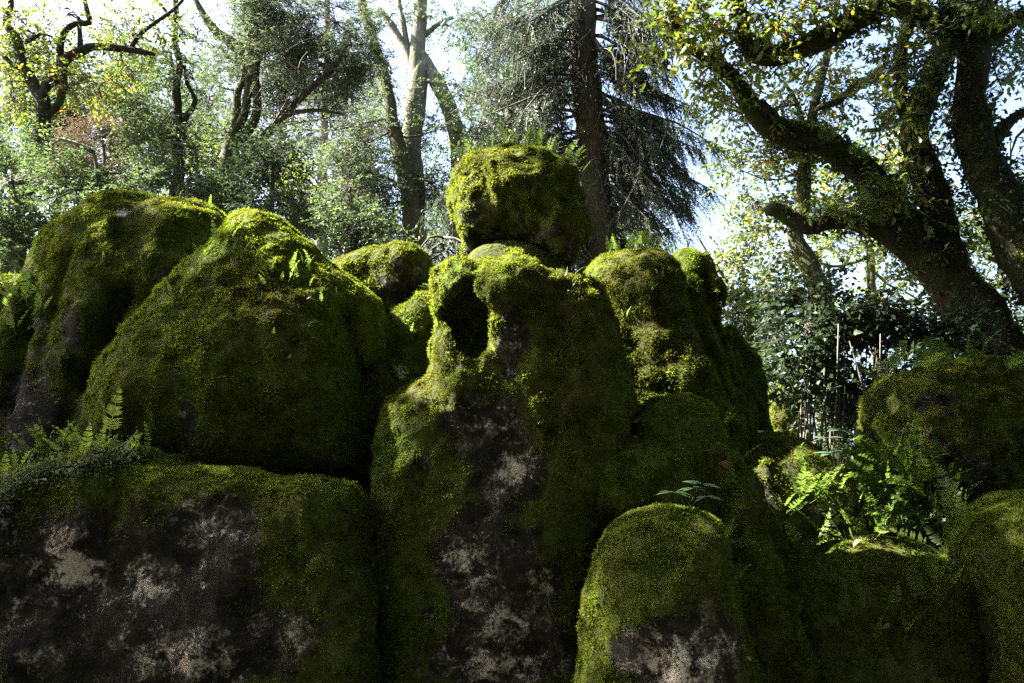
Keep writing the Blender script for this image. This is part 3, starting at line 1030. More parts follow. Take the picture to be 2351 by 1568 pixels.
def tree(name, label, Y, stems, bark, cat="tree", group=None, seg=12, rough=0.14, mossy=None, ivy=None):
    """stems: list of (part name, points on the print, radii in px). The first is the trunk; it is carried down to the ground."""
    nm, pts, rad = stems[0]
    p = path(pts, Y)
    g = float(ground_z(p[0][0], p[0][1]))
    base = np.array([p[0][0], p[0][1], g])
    o = empty(name, base)
    tag(o, label, cat, group)
    k = px(Y)
    allp = []
    lim = []
    for si, (nm, pts, rad) in enumerate(stems):
        p = path(pts, Y)
        r = np.array(rad, float) * k
        if si == 0 and p[0][2] > g + 0.1:
            ext = p[0] + (p[0] - p[1]) * 0.3
            ext[2] = g - 0.15
            p = np.concatenate([[ext], p])
            r = np.concatenate([[r[0] * 1.35], r])
        if mossy or ivy:
            v, q, cp = tube(p, r, seg + 6, 0.07, rough, 0.06)
            part(nm, v, [q, cp], bark, o)
            nv = vnormals(v, q)
            lim.append((v, q, nv))
        else:
            tube_part(nm, p, r, bark, o, seg if si == 0 else max(7, seg - 3), 0.12, rough, 0.06)
        c, _ = catmull(p, r, 0.3)
        allp.append(c)
    if mossy or ivy:
        v = np.concatenate([x[0] for x in lim])
        q, k0 = [], 0
        for x in lim:
            q.append(x[1] + k0)
            k0 += len(x[0])
        nv = np.concatenate([x[2] for x in lim])
        ms = np.clip(0.35 + 0.45 * nv[:, 2] + 0.5 * fbm(v, 2.0, 2, 70.0), 0, 1)
        q = np.concatenate(q)
        if mossy:
            scatter_moss(o, v, q, nv, ms, mossy[0], mossy[1])
        if ivy:                                     # climbing leaves and small plants that roughen the outline of the limbs
            a_, b_, c_ = v[q[:, 0]], v[q[:, 1]], v[q[:, 3]]
            ar = np.linalg.norm(np.cross(b_ - a_, c_ - a_), axis=1)
            cov = np.clip(0.45 + 0.9 * fbm(a_, 1.1, 3, 80.0), 0.04, 1)
            n = int((ar * cov).sum() * ivy[0])
            f = RNG.choice(len(q), n, p=ar * cov / (ar * cov).sum())
            r1, r2 = RNG.random((n, 1)), RNG.random((n, 1))
            nn = nv[q[f, 0]]
            pos = a_[f] + (b_ - a_)[f] * r1 + (c_ - a_)[f] * r2 + nn * RNG.uniform(0, 0.06, (n, 1))
            lv, lt = leaves(pos, nn * 0.6 + RNG.normal(0, 0.6, (n, 3)) + np.array([0, 0, -0.35]), nn + RNG.normal(0, 0.5, (n, 3)), ivy[1] * RNG.uniform(0.5, 1.3, n), 0.33)
            part("ivy", lv, lt, ivy[2], o, False, {"tint": np.repeat(np.clip(RNG.normal(0.5, 0.25, n), 0, 1), 4)}, "stuff")
    return o, np.concatenate(allp)


# ---- right oak: heavy dark limbs close to the viewer
t7, a7 = tree("oak_tree", "massive dark oak with mossy twisted limbs spreading over the right side", 8.6, [
    ("trunk", [(2310, 860), (2260, 760), (2215, 690), (2185, 640)], [79.8, 68.9, 62.2, 55.4]),
    ("branch", [(2205, 680), (2150, 620), (2090, 540), (2040, 455), (1985, 390), (1910, 345, -0.1), (1830, 312, -0.2), (1770, 285, -0.3), (1720, 235, -0.4), (1680, 180, -0.5), (1625, 130, -0.6), (1555, 92, -0.8)], [52.1, 47.0, 42.0, 38.6, 35.3, 33.6, 31.9, 28.6, 23.5, 21.0, 16.8, 10.1]),
    ("branch", [(2190, 650), (2170, 560), (2150, 470), (2120, 380), (2100, 310), (2115, 240), (2150, 150), (2180, 60), (2190, -60)], [43.7, 37.0, 35.3, 35.3, 33.6, 30.2, 28.6, 26.9, 25.2]),
    ("branch", [(2130, 600), (2060, 545), (1990, 515), (1910, 508), (1855, 520), (1810, 500), (1785, 483), (1764, 482)], [37.0, 28.6, 21.8, 20.2, 20.2, 20.2, 18.5, 14.3]),
    ("branch", [(1770, 285, -0.3), (1780, 262, -0.3), (1750, 232, -0.4)], [13.4, 10.1, 6.7]),
], M_BARK_DARK, seg=18, rough=0.2, mossy=(1300, 1.7), ivy=(620, 0.06, L_DARK))
t7b, a7b = tree("oak_tree", "thick near-black upright oak trunk rising out of the top right corner", 8.2, [
    ("trunk", [(2430, 720), (2340, 570), (2295, 450), (2240, 330), (2225, 240), (2232, 150), (2235, 60), (2240, -80)], [62.2, 53.8, 50.4, 42.0, 38.6, 37.0, 37.0, 35.3]),
    ("branch", [(2250, 65), (2170, 60), (2110, 40), (2060, 10), (2020, -60)], [31.9, 30.2, 27.7, 21.8, 18.5]),
    ("branch", [(2235, 110), (2310, 60), (2400, 10)], [21.8, 18.5, 15.1]),
    ("branch", [(2280, 330), (2330, 270), (2420, 240)], [16.8, 11.8, 8.4]),
    ("branch", [(2100, 30), (2080, 90), (2072, 180), (2068, 260)], [16.8, 14.3, 12.6, 10.1]),
], M_BARK_DARK, seg=18, rough=0.2, mossy=(1300, 1.7), ivy=(620, 0.06, L_DARK))
t7c, a7c = tree("oak_tree", "overhanging oak limb dipping into the top edge right of centre", 7.6, [
    ("trunk", [(2560, -260), (2250, -120), (2080, -30), (1990, 25), (1900, 85), (1830, 112), (1770, 128), (1722, 118), (1706, 70), (1700, 0), (1690, -80)], [50.4, 38.6, 33.6, 30.2, 26.9, 25.2, 22.7, 20.2, 18.5, 16.8, 15.1]),
    ("branch", [(1706, 60), (1690, 10), (1655, -40)], [11.8, 10.1, 7.6]),
    ("branch", [(1560, -60), (1545, 0), (1548, 60), (1556, 95)], [10.1, 10.9, 10.1, 5.0]),
], M_BARK_DARK, seg=16, rough=0.2, mossy=(1300, 1.7), ivy=(620, 0.06, L_DARK))
# ferny / leafy cover of the limbs, and the leaves of the oaks
crown(t7, [(1640, 110, 70, 55, 7.9, 0.35), (1600, 190, 40, 60, 7.9, 0.3, 0.8), (1700, 250, 60, 40, 8.2, 0.3, 0.7), (1560, 60, 55, 60, 7.8, 0.3, 1.0), (1790, 240, 60, 45, 8.3, 0.3, .7), (1980, 470, 80, 35, 8.4, 0.35, 1.1), (1900, 480, 60, 22, 8.3, 0.2, 1.0), (2080, 480, 60, 60, 8.5, 0.3, 0.8), (2120, 330, 50, 80, 8.5, 0.3, 0.8), (2080, 260, 40, 60, 8.4, 0.2, 1.0), (2060, 640, 60, 40, 8.6, 0.3, 0.5), (2200, 560, 70, 90, 8.8, 0.3, 1.0)],
      L_YELLOW, 0.075, 0.24, 9, 1.3, attach=a7, limb_r=0.014, hole=0.7, seed=3, droop=0.35)
crown(t7b, [(2100, 120, 80, 90, 8.4, 0.4, 0.9), (2040, 190, 70, 80, 8.3, 0.35, 1.0), (2290, 180, 70, 120, 8.8, 0.4, 0.8), (2320, 380, 60, 80, 9.2, 0.4, 0.8), (2290, 30, 90, 50, 8.0, 0.4, 0.9), (2180, 20, 100, 40, 8.2, 0.3, 0.8), (2190, 250, 40, 110, 9.2, 0.3, 0.7), (2340, 100, 50, 90, 9.0, 0.4, 0.8), (2330, 520, 60, 80, 9.5, 0.4, 0.9)],
      L_OLIVE, 0.085, 0.24, 9, 1.3, attach=a7b, limb_r=0.016, hole=0.7, seed=4, droop=0.3)
crown(t7c, [(1600, 20, 90, 50, 7.5, 0.4, 1.0), (1760, 40, 110, 50, 7.6, 0.4, 1.1), (1870, 20, 110, 50, 7.6, 0.4, 1.2), (1970, -10, 110, 50, 7.6, 0.4, 1.2), (1650, 70, 60, 50, 7.5, 0.3, 0.9), (1540, 120, 50, 60, 7.5, 0.3, 0.9), (1740, 150, 60, 30, 7.6, 0.25, 0.6), (1790, 70, 70, 50, 7.6, 0.3, 1.0)],
      L_OAK, 0.085, 0.27, 9, 1.4, attach=a7c, limb_r=0.014, hole=0.7, seed=5, droop=0.3)

# ---- slim ivy-clad trunk in the middle of the right background
t8, a8 = tree("slim_tree", "slim ivy-clad trunk rising from the dark ivy thicket behind the broken oak limb", 9.6, [
    ("trunk", [(1890, 720), (1868, 640), (1845, 590), (1822, 540), (1838, 470), (1846, 400), (1850, 340), (1870, 250), (1900, 130), (1930, -40)], [26, 24, 22, 20, 18, 16, 15, 12, 9, 6]),
    ("branch", [(1850, 330), (1830, 240), (1800, 190)], [8, 6, 4]),
    ("branch", [(1870, 250), (1930, 230), (1960, 190), (2010, 170), (2040, 140)], [9, 8, 7, 6, 5]),
    ("branch", [(1980, 300, 0.3), (2030, 290, 0.3), (2050, 250, 0.3), (2090, 235, 0.2)], [5, 7, 7, 8]),
], M_BARK_MID, seg=12, ivy=(500, 0.055, L_OLIVE))
crown(t8, [(1760, 370, 60, 70, 9.8, 0.5), (1830, 330, 80, 60, 9.8, 0.5), (1900, 240, 90, 60, 9.8, 0.5), (1850, 170, 80, 50, 9.8, 0.5, 0.8), (1740, 470, 50, 60, 9.8, 0.5), (1830, 420, 60, 60, 10.0, 0.5, 0.8), (1720, 560, 60, 60, 10.0, 0.5), (1800, 600, 70, 50, 10.2, 0.5, 0.8), (2010, 240, 60, 50, 9.8, 0.4, 0.6), (1700, 390, 40, 40, 9.8, 0.3, 0.8), (1690, 280, 40, 50, 9.7, 0.3, 0.7)],
      L_OAK, 0.065, 0.3, 10, 1.5, attach=a8, limb_r=0.014, hole=0.6, seed=6)
t9, a9 = tree("hedgerow_tree", "sunlit yellow-green bushy tree filling the gap right of the ridged boulders", 12.5, [
    ("trunk", [(1730, 950), (1725, 800), (1720, 700), (1700, 600)], [10, 9, 7, 4]),
    ("branch", [(1722, 720), (1650, 620), (1600, 540)], [5, 4, 2]),
], M_BARK_MID, seg=8)
crown(t9, [(1720, 640, 80, 70, 12.5, 0.6), (1690, 720, 70, 80, 12.5, 0.6), (1760, 760, 80, 90, 12.7, 0.6), (1730, 860, 70, 80, 12.7, 0.6), (1780, 900, 60, 80, 12.7, 0.6), (1640, 620, 60, 40, 12.5, 0.5, 0.5), (1580, 570, 50, 40, 12.5, 0.5, 0.3), (1650, 690, 60, 50, 12.5, 0.5)],
      L_YELLOW, 0.085, 0.3, 10, 1.3, attach=a9, hole=0.6, seed=7)
t10, a10 = tree("background_tree", "pale leafy tree seen between the forked limbs of the right oak", 15.0, [
    ("trunk", [(2010, 760), (2000, 620), (1990, 480), (2000, 380)], [12, 10, 8, 4]),
    ("branch", [(1995, 590), (1930, 610), (1870, 600)], [5, 4, 3]),
], M_BARK_MID, seg=8)
crown(t10, [(1960, 400, 90, 60, 15, 0.8), (2020, 380, 80, 70, 15, 0.8), (1920, 460, 70, 60, 15, 0.8), (1890, 570, 70, 40, 15, 0.7, 0.8), (1970, 560, 80, 40, 15, 0.8, 0.7), (2080, 420, 70, 80, 15, 0.8), (2040, 560, 60, 60, 15, 0.8, 0.9), (2250, 480, 90, 100, 16, 0.8, 0.8), (2310, 640, 70, 90, 16, 0.8, 1.0), (2300, 760, 80, 60, 16, 0.8, 1.0), (2180, 560, 60, 80, 16, 0.8, 0.8), (2030, 700, 120, 60, 16, 0.8, 0.6)],
      L_YELLOW, 0.10, 0.3, 10, 1.3, attach=a10, hole=0.6, seed=8)

# ---- ivy thicket with upright stems
ivy = empty("ivy_thicket", P(1950, 1010, 7.6))
tag(ivy, "dark glossy-leaved thicket on thin upright stems between the bright rock and the right oak", "shrub")
for i in range(26):
    x0 = RNG.uniform(1800, 2030)
    a, b = P(x0, 1080, 7.4 + RNG.uniform(-0.4, 0.5)), P(x0 + RNG.normal(0, 25), RNG.uniform(720, 900), 7.5 + RNG.uniform(-0.4, 0.4))
    tube_part("stem", [a, (a + b) / 2 + RNG.normal(0, 0.02, 3), b], [0.011, 0.010, 0.005], M_TWIG if i % 4 else M_TWIG_PALE, ivy, 5, 0.3, 0.05)
crown(ivy, [(1800, 700, 55, 50, 7.8, 0.3, 0.8), (1870, 690, 70, 60, 7.8, 0.35), (1830, 770, 80, 60, 7.7, 0.4), (1930, 760, 90, 70, 7.7, 0.4), (2020, 750, 80, 80, 7.8, 0.4), (2100, 790, 90, 60, 7.8, 0.4), (2190, 790, 80, 80, 7.9, 0.4, 1.2), (1850, 850, 80, 60, 7.6, 0.35), (1950, 860, 100, 60, 7.6, 0.4, 1.2), (2060, 850, 90, 50, 7.5, 0.35, 1.1), (2000, 930, 60, 60, 7.8, 0.3, 0.9), (1900, 950, 70, 70, 7.9, 0.3, 0.8), (2260, 820, 60, 60, 7.9, 0.3), (1780, 790, 30, 50, 7.6, 0.2, 0.6), (1790, 910, 40, 30, 7.6, 0.2, 0.7)],
      L_DARK, 0.065, 0.34, 8, 2.0, hole=0.5, seed=9, twl=4.0)

# ---- the big conifer behind the balanced boulder
t6, a6 = tree("conifer_tree", "tall conifer with fibrous trunk and drooping blue-green sprays right behind the balanced boulder", 12.0, [
    ("trunk", [(1372, 640), (1368, 520), (1360, 400), (1352, 280), (1345, 160), (1340, 40), (1336, -160)], [52, 46, 42, 38, 36, 34, 30]),
], M_BARK_BROWN, seg=16)


def conifer(parent, limbs, mat, needle=0.10, width=0.09, hang=0.45, seed=0, limb_mat=None, dens=1.0, name="crown", kk=16):
    """limbs: (start xyz, end xyz, sag m). Branchlets hang from each limb, feathered with narrow flat sprays."""
    global N_LEAVES
    O, D = [], []
    for (a, b, sag) in limbs:
        a, b = np.asarray(a), np.asarray(b)
        mid = (a + b) / 2 + np.array([0, 0, sag]) + RNG.normal(0, 0.05, 3)
        L = np.linalg.norm(b - a)
        tube_part("branch", [a, mid, b], [0.012 + 0.012 * L, 0.010 + 0.006 * L, 0.006], limb_mat or M_TWIG, parent, 6, 0.25, 0.1, 0.08)
        n = int(L * 34 * dens) + 3
        t = RNG.uniform(0.12, 1.0, n) ** 0.8
        t = t[:, None]
        p = a * (1 - t) ** 2 + 2 * mid * t * (1 - t) + b * t ** 2
        ld = (b - a) / L
        sd = np.cross(ld, [0, 0, 1.0])
        d = ld * RNG.uniform(0.1, 0.9, (n, 1)) + sd * RNG.normal(0, 0.7, (n, 1)) + np.array([0, 0, -1.0]) * RNG.uniform(0.15, 1.1, (n, 1))
        O.append(p)
        D.append(d / np.linalg.norm(d, axis=1, keepdims=True))
    O, D = np.concatenate(O), np.concatenate(D)
    n = len(O)
    L = hang * RNG.uniform(0.4, 1.3, n)
    E = O + D * L[:, None] + np.array([0, 0, -0.25]) * L[:, None]
    tw = prisms(O, E, np.full(n, 0.006), np.full(n, 0.002))
    i = np.repeat(np.arange(n), kk)
    j = np.tile(np.arange(kk), n)
    f = (j + 0.7) / kk
    pos = O[i] + (E - O)[i] * f[:, None]
    sd = np.cross(D, RNG.normal(size=(n, 3)))
    sd /= np.linalg.norm(sd, axis=1, keepdims=True)
    sg = np.where(j % 2, 1.0, -1.0)
    ax = D[i] * 0.9 + sd[i] * sg[:, None] * 0.75 + RNG.normal(0, 0.25, (n * kk, 3)) + np.array([0, 0, -0.25])
    sz = needle * (1.1 - 0.5 * f) * RNG.uniform(0.6, 1.25, n * kk)
    v, t = leaves(pos, ax, RNG.normal(size=(n * kk, 3)), sz, width)
    tint = np.clip(0.5 + np.repeat(RNG.normal(0, 0.2, n), kk) + RNG.normal(0, 0.12, n * kk), 0, 1)
    part(name, v, t, mat, parent, False, {"tint": np.repeat(tint, 4)}, "stuff")
    part("twigs", tw[0], tw[1], M_TWIG, parent, True, None, "stuff")
    N_LEAVES += n * kk


def bare_twigs(parent, starts, ends, n, mat, seed=0, r=0.008, bend=0.35, name="dead_twigs"):
    """tangle of curved leafless twigs from points near starts to points near ends"""
    out = []
    for i in range(n):
        a = np.array(starts[RNG.integers(len(starts))]) + RNG.normal(0, 0.12, 3)
        b = np.array(ends[RNG.integers(len(ends))]) + RNG.normal(0, 0.35, 3)
        m = (a + b) / 2 + RNG.normal(0, bend, 3) * np.linalg.norm(b - a) * 0.5 + np.array([0, 0, 0.1])
        t = np.linspace(0, 1, 8)[:, None]
        p = a * (1 - t) ** 2 + 2 * m * t * (1 - t) + b * t ** 2
        rr = r * np.linspace(1.2, 0.3, 8) * RNG.uniform(0.6, 1.5)
        out.append(prisms(p[:-1], p[1:], rr[:-1], rr[1:]))
        for _ in range(2):
            k = RNG.integers(2, 7)
            q = p[k] + RNG.normal(0, 0.28, 3)
            out.append(prisms(p[k:k + 1], q[None], rr[k:k + 1] * 0.7, rr[k:k + 1] * 0.3))
    v, f = joinvf(out)
    part(name, v, f, mat, parent, True, None, "stuff")


TX = P(1355, 300, 12.0)
limbs = []
for i, vy in enumerate(np.linspace(-60, 600, 34)):
    side = 1 if i % 2 else -1
    for rep in range(2):
        a = P(1358, vy, 12.0)
        az = RNG.uniform(-1.0, 0.55)
        reach = (250 if side > 0 else 300) * RNG.uniform(0.55, 1.05)
        if vy > 380 and side < 0:
            reach *= 0.55
        if vy > 430:
            reach *= 0.75
        ex = 1358 + side * reach * math.cos(az)
        ey = vy + RNG.uniform(20, 130)
        b = P(ex, ey, 12.0 - 1.2 * math.sin(-az) * 1.0)
        limbs.append((a, b, RNG.uniform(0.0, 0.3)))
# boughs reaching out into the sky gap on the right
for ex, ey, sy in [(1655, 335, 230), (1640, 440, 330), (1600, 250, 150), (1590, 400, 300), (1560, 480, 380), (1545, 540, 420), (1610, 345, 260), (1530, 130, 20), (1500, 60, -40), (1560, 330, 210)]:
    limbs.append((P(1365, sy, 12.0), P(ex, ey, 11.8 + RNG.uniform(-0.5, 0.5)), 0.1))
conifer(t6, limbs, L_CONIF, 0.085, 0.10, 0.50, dens=1.1)
crown(t6, [(1110, 120, 60, 70, 12, 0.5, 0.7), (1080, 330, 50, 70, 12, 0.4, 0.8), (1150, 400, 70, 60, 12.2, 0.5, 0.9), (1260, 330, 60, 90, 12.3, 0.4, 0.8), (1440, 120, 60, 110, 11.8, 0.5, 1.0), (1430, 330, 60, 110, 11.8, 0.5, 1.0), (1480, 450, 60, 70, 11.8, 0.5, 0.9), (1260, 120, 70, 110, 12.2, 0.4, 0.6), (1460, 30, 60, 60, 11.8, 0.5, 1.0), (1120, 30, 70, 50, 12, 0.5, 0.7), (1040, 430, 40, 70, 12, 0.4, 0.8)],
      L_CONIF, 0.075, 0.11, 16, 1.6, droop=1.1, hole=0.5, seed=17, twl=7.0, name="needles", limb_r=0.010, attach=a6)
bare_twigs(t6, [P(1340, y, 11.9) for y in range(40, 420, 30)], [P(x, y, 11.3) for x, y in [(1100, 200), (1150, 260), (1200, 150), (1080, 120), (1220, 320), (1130, 330), (1260, 230), (1180, 60), (1250, 90), (1480, 330), (1450, 420), (1440, 260)]], 65, M_TWIG, r=0.008)

# ---- twin trunks left of the conifer
t5, a5 = tree("grey_tree", "tall smooth grey trunk with a kinked upper stem between conifer and pine", 14.0, [
    ("trunk", [(952, 600), (948, 500), (950, 420), (945, 330), (955, 240), (962, 180), (970, 150)], [30, 28, 27, 26, 25, 24, 22]),
    ("branch", [(962, 190), (955, 140), (958, 80), (968, 20), (966, -60)], [20, 21, 19, 17, 16]),
    ("branch", [(960, 120), (985, 160), (1012, 205), (1035, 260), (1050, 330), (1055, 420), (1052, 560)], [16, 19, 20, 20, 21, 22, 23]),
    ("branch", [(952, 180), (935, 120), (900, 60), (870, 20)], [11, 10, 9, 7]),
    ("branch", [(962, 90), (1000, 60), (1040, 40)], [8, 6, 4]),
    ("branch", [(945, 140), (925, 60), (915, -20)], [8, 7, 6]),
], M_BARK_GREY, seg=14, rough=0.08)
t5b, a5b = tree("mossy_tree", "leaning moss-streaked trunk crossing in front of the smooth grey trunk", 13.6, [
    ("trunk", [(945, 600), (938, 480), (925, 380), (900, 270), (880, 180), (860, 105), (835, 20), (815, -60)], [24, 22, 20, 17, 15, 14, 12, 10]),
], M_BARK_MID, seg=12, ivy=(350, 0.06, L_OLIVE))
crown(t5b, [(840, 330, 90, 80, 13.6, 0.8, 0.6), (800, 420, 90, 90, 13.4, 0.8, 0.8), (990, 420, 70, 80, 13.8, 0.6, 0.7), (870, 470, 70, 70, 13.5, 0.7, 0.8), (760, 300, 90, 80, 13.6, 0.8, 0.6), (1000, 300, 50, 60, 13.8, 0.5, 0.6), (900, 200, 60, 60, 13.8, 0.6, 0.5)],
      L_GREY, 0.055, 0.24, 11, 1.9, attach=a5b, hole=0.7, seed=11)
crown(t5, [(1060, 200, 60, 50, 13.6, 0.5, 0.9), (1080, 300, 60, 60, 13.4, 0.5), (1050, 380, 50, 50, 13.4, 0.4), (900, 30, 70, 50, 14, 0.6, 0.5), (1030, 60, 60, 60, 14, 0.5, 0.6)],
      L_OLIVE, 0.07, 0.24, 10, 1.2, attach=a5, hole=0.6, seed=12)

# ---- straight pine further back
t4, a4 = tree("pine_tree", "straight pale pine trunk with thin level branches in the centre left background", 19.0, [
    ("trunk", [(738, 560), (742, 420), (745, 300), (748, 180), (750, 60), (752, -60)], [13, 12, 11, 10, 9, 8]),
] + [("branch", [(745, y), (745 + s * 60, y - 8 + d), (745 + s * 150, y - 5 + d * 2)], [4, 3, 1.5]) for y, s, d in [(240, 1, 10), (270, 1, -6), (300, -1, 8), (330, 1, 12), (370, 1, 5), (400, -1, 10), (430, 1, -5), (200, 1, 8), (170, -1, 5)]],
    M_BARK_GREY, seg=10)
limbs = [(P(745, y, 19), P(745 + s * RNG.uniform(60, 170), y + RNG.uniform(-20, 40), 19 + RNG.uniform(-.8, .8)), 0.1) for y in range(120, 520, 26) for s in (-1, 1)]
conifer(t4, limbs, L_GREY, 0.12, 0.05, 0.4, dens=0.35)

# ---- multi-stemmed tree with a wide grey-green crown
t3, a3 = tree("multi_stem_tree", "multi-stemmed tree with slender dark stems fanning out under a wide fine-leaved crown", 11.5, [
    ("trunk", [(512, 470), (520, 400), (530, 340), (540, 300)], [26, 24, 20, 16]),
    ("branch", [(532, 340), (538, 270), (545, 210), (562, 165), (555, 110), (570, 60)], [13, 11, 10, 8, 6, 4]),
    ("branch", [(540, 305), (560, 250), (575, 150), (580, 110), (560, 60)], [12, 11, 10, 9, 7]),
    ("branch", [(545, 330), (575, 290), (590, 240), (585, 180), (592, 110), (575, 50), (580, -30)], [13, 12, 11, 10, 8, 7, 6]),
    ("branch", [(530, 400), (580, 340), (640, 280), (700, 215), (760, 160), (800, 100)], [13, 11, 10, 9, 7, 4]),
    ("branch", [(620, 305), (660, 265), (720, 252), (790, 262)], [8, 7, 5, 3]),
    ("branch", [(560, 110), (500, 70), (460, 20), (440, -20)], [9, 8, 8, 7]),
    ("branch", [(575, 150), (520, 100), (480, 60), (450, 10)], [6, 6, 5, 4]),
], M_BARK_MID, seg=11, ivy=(350, 0.05, L_DARK))
crown(t3, [(560, 50, 90, 60, 11.5, 0.7), (660, 40, 110, 60, 11.5, 0.8, 1.2), (770, 50, 110, 70, 11.5, 0.8, 1.3), (840, 100, 60, 70, 11.5, 0.6), (640, 130, 90, 70, 11.5, 0.7), (740, 150, 100, 70, 11.5, 0.7, 1.1), (680, 220, 90, 50, 11.6, 0.6, 0.8), (520, 130, 60, 60, 11.6, 0.6, 0.6), (620, 0, 200, 40, 11.5, 0.9, 1.2), (590, 200, 60, 50, 11.6, 0.6, 0.6), (800, 190, 60, 60, 11.6, 0.6, 0.7), (480, 230, 60, 70, 12, 0.6, 0.6), (540, 420, 60, 50, 11.3, 0.4, 0.9)],
      L_GREY, 0.042, 0.22, 12, 1.6, attach=a3, hole=0.5, seed=13, limb_r=0.012)
bare_twigs(t3, [P(580, 130, 11.4), P(600, 240, 11.4), P(700, 215, 11.4), P(640, 280, 11.4)], [P(x, y, 11.3) for x, y in [(650, 80), (720, 100), (780, 120), (660, 200), (800, 60), (560, 250), (740, 200), (820, 240)]], 60, M_TWIG, r=0.006)

# ---- thin crooked tree
t2, a2 = tree("thin_tree", "thin crooked single trunk rising above the crown of the broad humped boulder", 10.8, [
    ("trunk", [(398, 460), (410, 400), (405, 350), (414, 315), (404, 260), (402, 200), (415, 150), (402, 100), (404, 40), (400, -50)], [14, 13, 12, 15, 12, 10, 10, 9, 8, 7]),
    ("branch", [(412, 300), (430, 265), (446, 230), (430, 195), (425, 150)], [8, 7, 6, 5, 4]),
    ("branch", [(412, 318), (392, 322), (386, 318)], [10, 8, 6]),
    ("branch", [(404, 60), (380, 20), (350, -10)], [6, 5, 4]),
], M_BARK_DARK, seg=11)
crown(t2, [(440, 170, 50, 60, 10.8, 0.5, 0.5), (370, 100, 50, 50, 10.8, 0.5, 0.5), (450, 90, 50, 50, 10.8, 0.5, 0.5), (430, 280, 60, 50, 11, 0.5, 0.6), (330, 250, 60, 60, 11.0, 0.5, 0.8)],
      L_OLIVE, 0.055, 0.24, 10, 1.9, attach=a2, hole=0.7, seed=14, limb_r=0.008)

# ---- twisted oak at the left edge
t1, a1 = tree("twisted_oak", "forked twisted oak with ivy on its trunk at the upper left", 10.2, [
    ("trunk", [(48, 480), (70, 400), (90, 320), (100, 260), (96, 215)], [26, 24, 21, 19, 18]),
    ("branch", [(98, 250), (80, 190), (55, 150), (35, 90), (12, 50), (25, 10), (22, -40)], [15, 14, 12, 11, 10, 8, 7]),
    ("branch", [(98, 235), (108, 195), (135, 175), (150, 135), (190, 115), (215, 105), (260, 110), (310, 115), (355, 125)], [15, 14, 13, 12, 12, 10, 9, 8, 4]),
    ("branch", [(105, 270), (135, 235), (147, 190), (140, 150), (138, 100), (150, 70), (175, 52), (205, 48), (200, 22), (192, -10)], [10, 10, 10, 9, 9, 8, 8, 8, 7, 6]),
    ("branch", [(185, 112), (183, 70), (180, 40)], [7, 6, 5]),
    ("branch", [(300, 113), (315, 80), (350, 55), (390, 25), (420, 0)], [6, 6, 5, 5, 4]),
    ("branch", [(75, 170), (40, 150), (0, 120)], [8, 6, 5]),
    ("branch", [(40, 440), (35, 390), (15, 345), (-10, 320)], [12, 11, 9, 8]),
    ("branch", [(60, 95), (90, 75), (120, 85)], [5, 4, 3]),
], M_BARK_DARK, seg=12, ivy=(420, 0.05, L_DARK))
crown(t1, [(60, 60, 90, 60, 10.2, 0.6, 0.5), (160, 20, 100, 50, 10.2, 0.6, 0.5), (260, 60, 90, 60, 10.2, 0.6, 0.45), (110, 150, 80, 60, 10.4, 0.6, 0.8), (190, 180, 80, 70, 10.4, 0.6, 0.9), (30, 200, 60, 80, 10.2, 0.6, 0.7), (340, 30, 70, 50, 10.2, 0.5, 0.35), (280, 140, 60, 40, 10.3, 0.5, 0.5), (10, 110, 50, 70, 10.2, 0.5, 0.6)],
      L_OAK, 0.06, 0.28, 9, 1.4, attach=a1, hole=0.7, seed=15, limb_r=0.010)

# ---- background trees and shrubs on the left slope
def shrub(name, label, base, Y, clumps, mat, leaf=0.06, cov=1.3, cat="shrub", bark=None, r=9, **kw):
    cx = np.mean([c[0] for c in clumps])
    cy = min(c[1] for c in clumps)
    o, a = tree(name, label, Y, [("trunk", [(base[0], base[1]), ((base[0] + cx) / 2 + 8, (base[1] + cy) / 2), (cx, cy)], [r, r * 0.75, r * 0.35])], bark or M_BARK_MID, cat, seg=8)
    crown(o, clumps, mat, leaf, cov=cov * 1.45, attach=a, **kw)
    return o


shrub("evergreen_tree", "dark blue-green evergreen behind the twisted oak's fork", (260, 560), 14.0,
      [(230, 250, 90, 60, 14, 0.7), (300, 200, 70, 60, 14, 0.7, 0.8), (200, 330, 110, 70, 14, 0.7), (330, 290, 80, 70, 14, 0.7), (150, 280, 60, 60, 14, 0.6)], L_GREY, 0.06, 1.5, "tree", hole=0.5, seed=20)
shrub("dead_fern_bush", "brownish dead-looking thicket above the broad humped boulder", (240, 560), 12.0,
      [(240, 330, 100, 60, 12, 0.6), (180, 380, 90, 60, 12, 0.6), (290, 380, 70, 50, 12, 0.5, 0.8)], L_BROWN, 0.05, 1.2, hole=0.4, seed=21, width=0.14)
shrub("leafy_shrub", "green small-leaved shrub directly behind the left crown of the broad humped boulder", (230, 560), 9.6,
      [(150, 420, 70, 60, 9.6, 0.5), (230, 430, 90, 60, 9.6, 0.5), (180, 480, 110, 50, 9.4, 0.5), (280, 400, 80, 60, 9.7, 0.5), (330, 440, 70, 50, 9.6, 0.4), (120, 350, 60, 60, 9.8, 0.5, 0.7)], L_OLIVE, 0.055, 1.4, hole=0.6, seed=22)
shrub("leafy_shrub", "dense dark-leaved shrub at the left edge above the ferny bank", (40, 640), 8.4,
      [(20, 420, 70, 80, 8.6, 0.5), (60, 500, 90, 60, 8.4, 0.5), (20, 580, 90, 60, 8.2, 0.5), (110, 550, 70, 50, 8.4, 0.4), (-60, 500, 80, 100, 8.5, 0.5)], L_OLIVE, 0.055, 1.5, hole=0.6, seed=23)
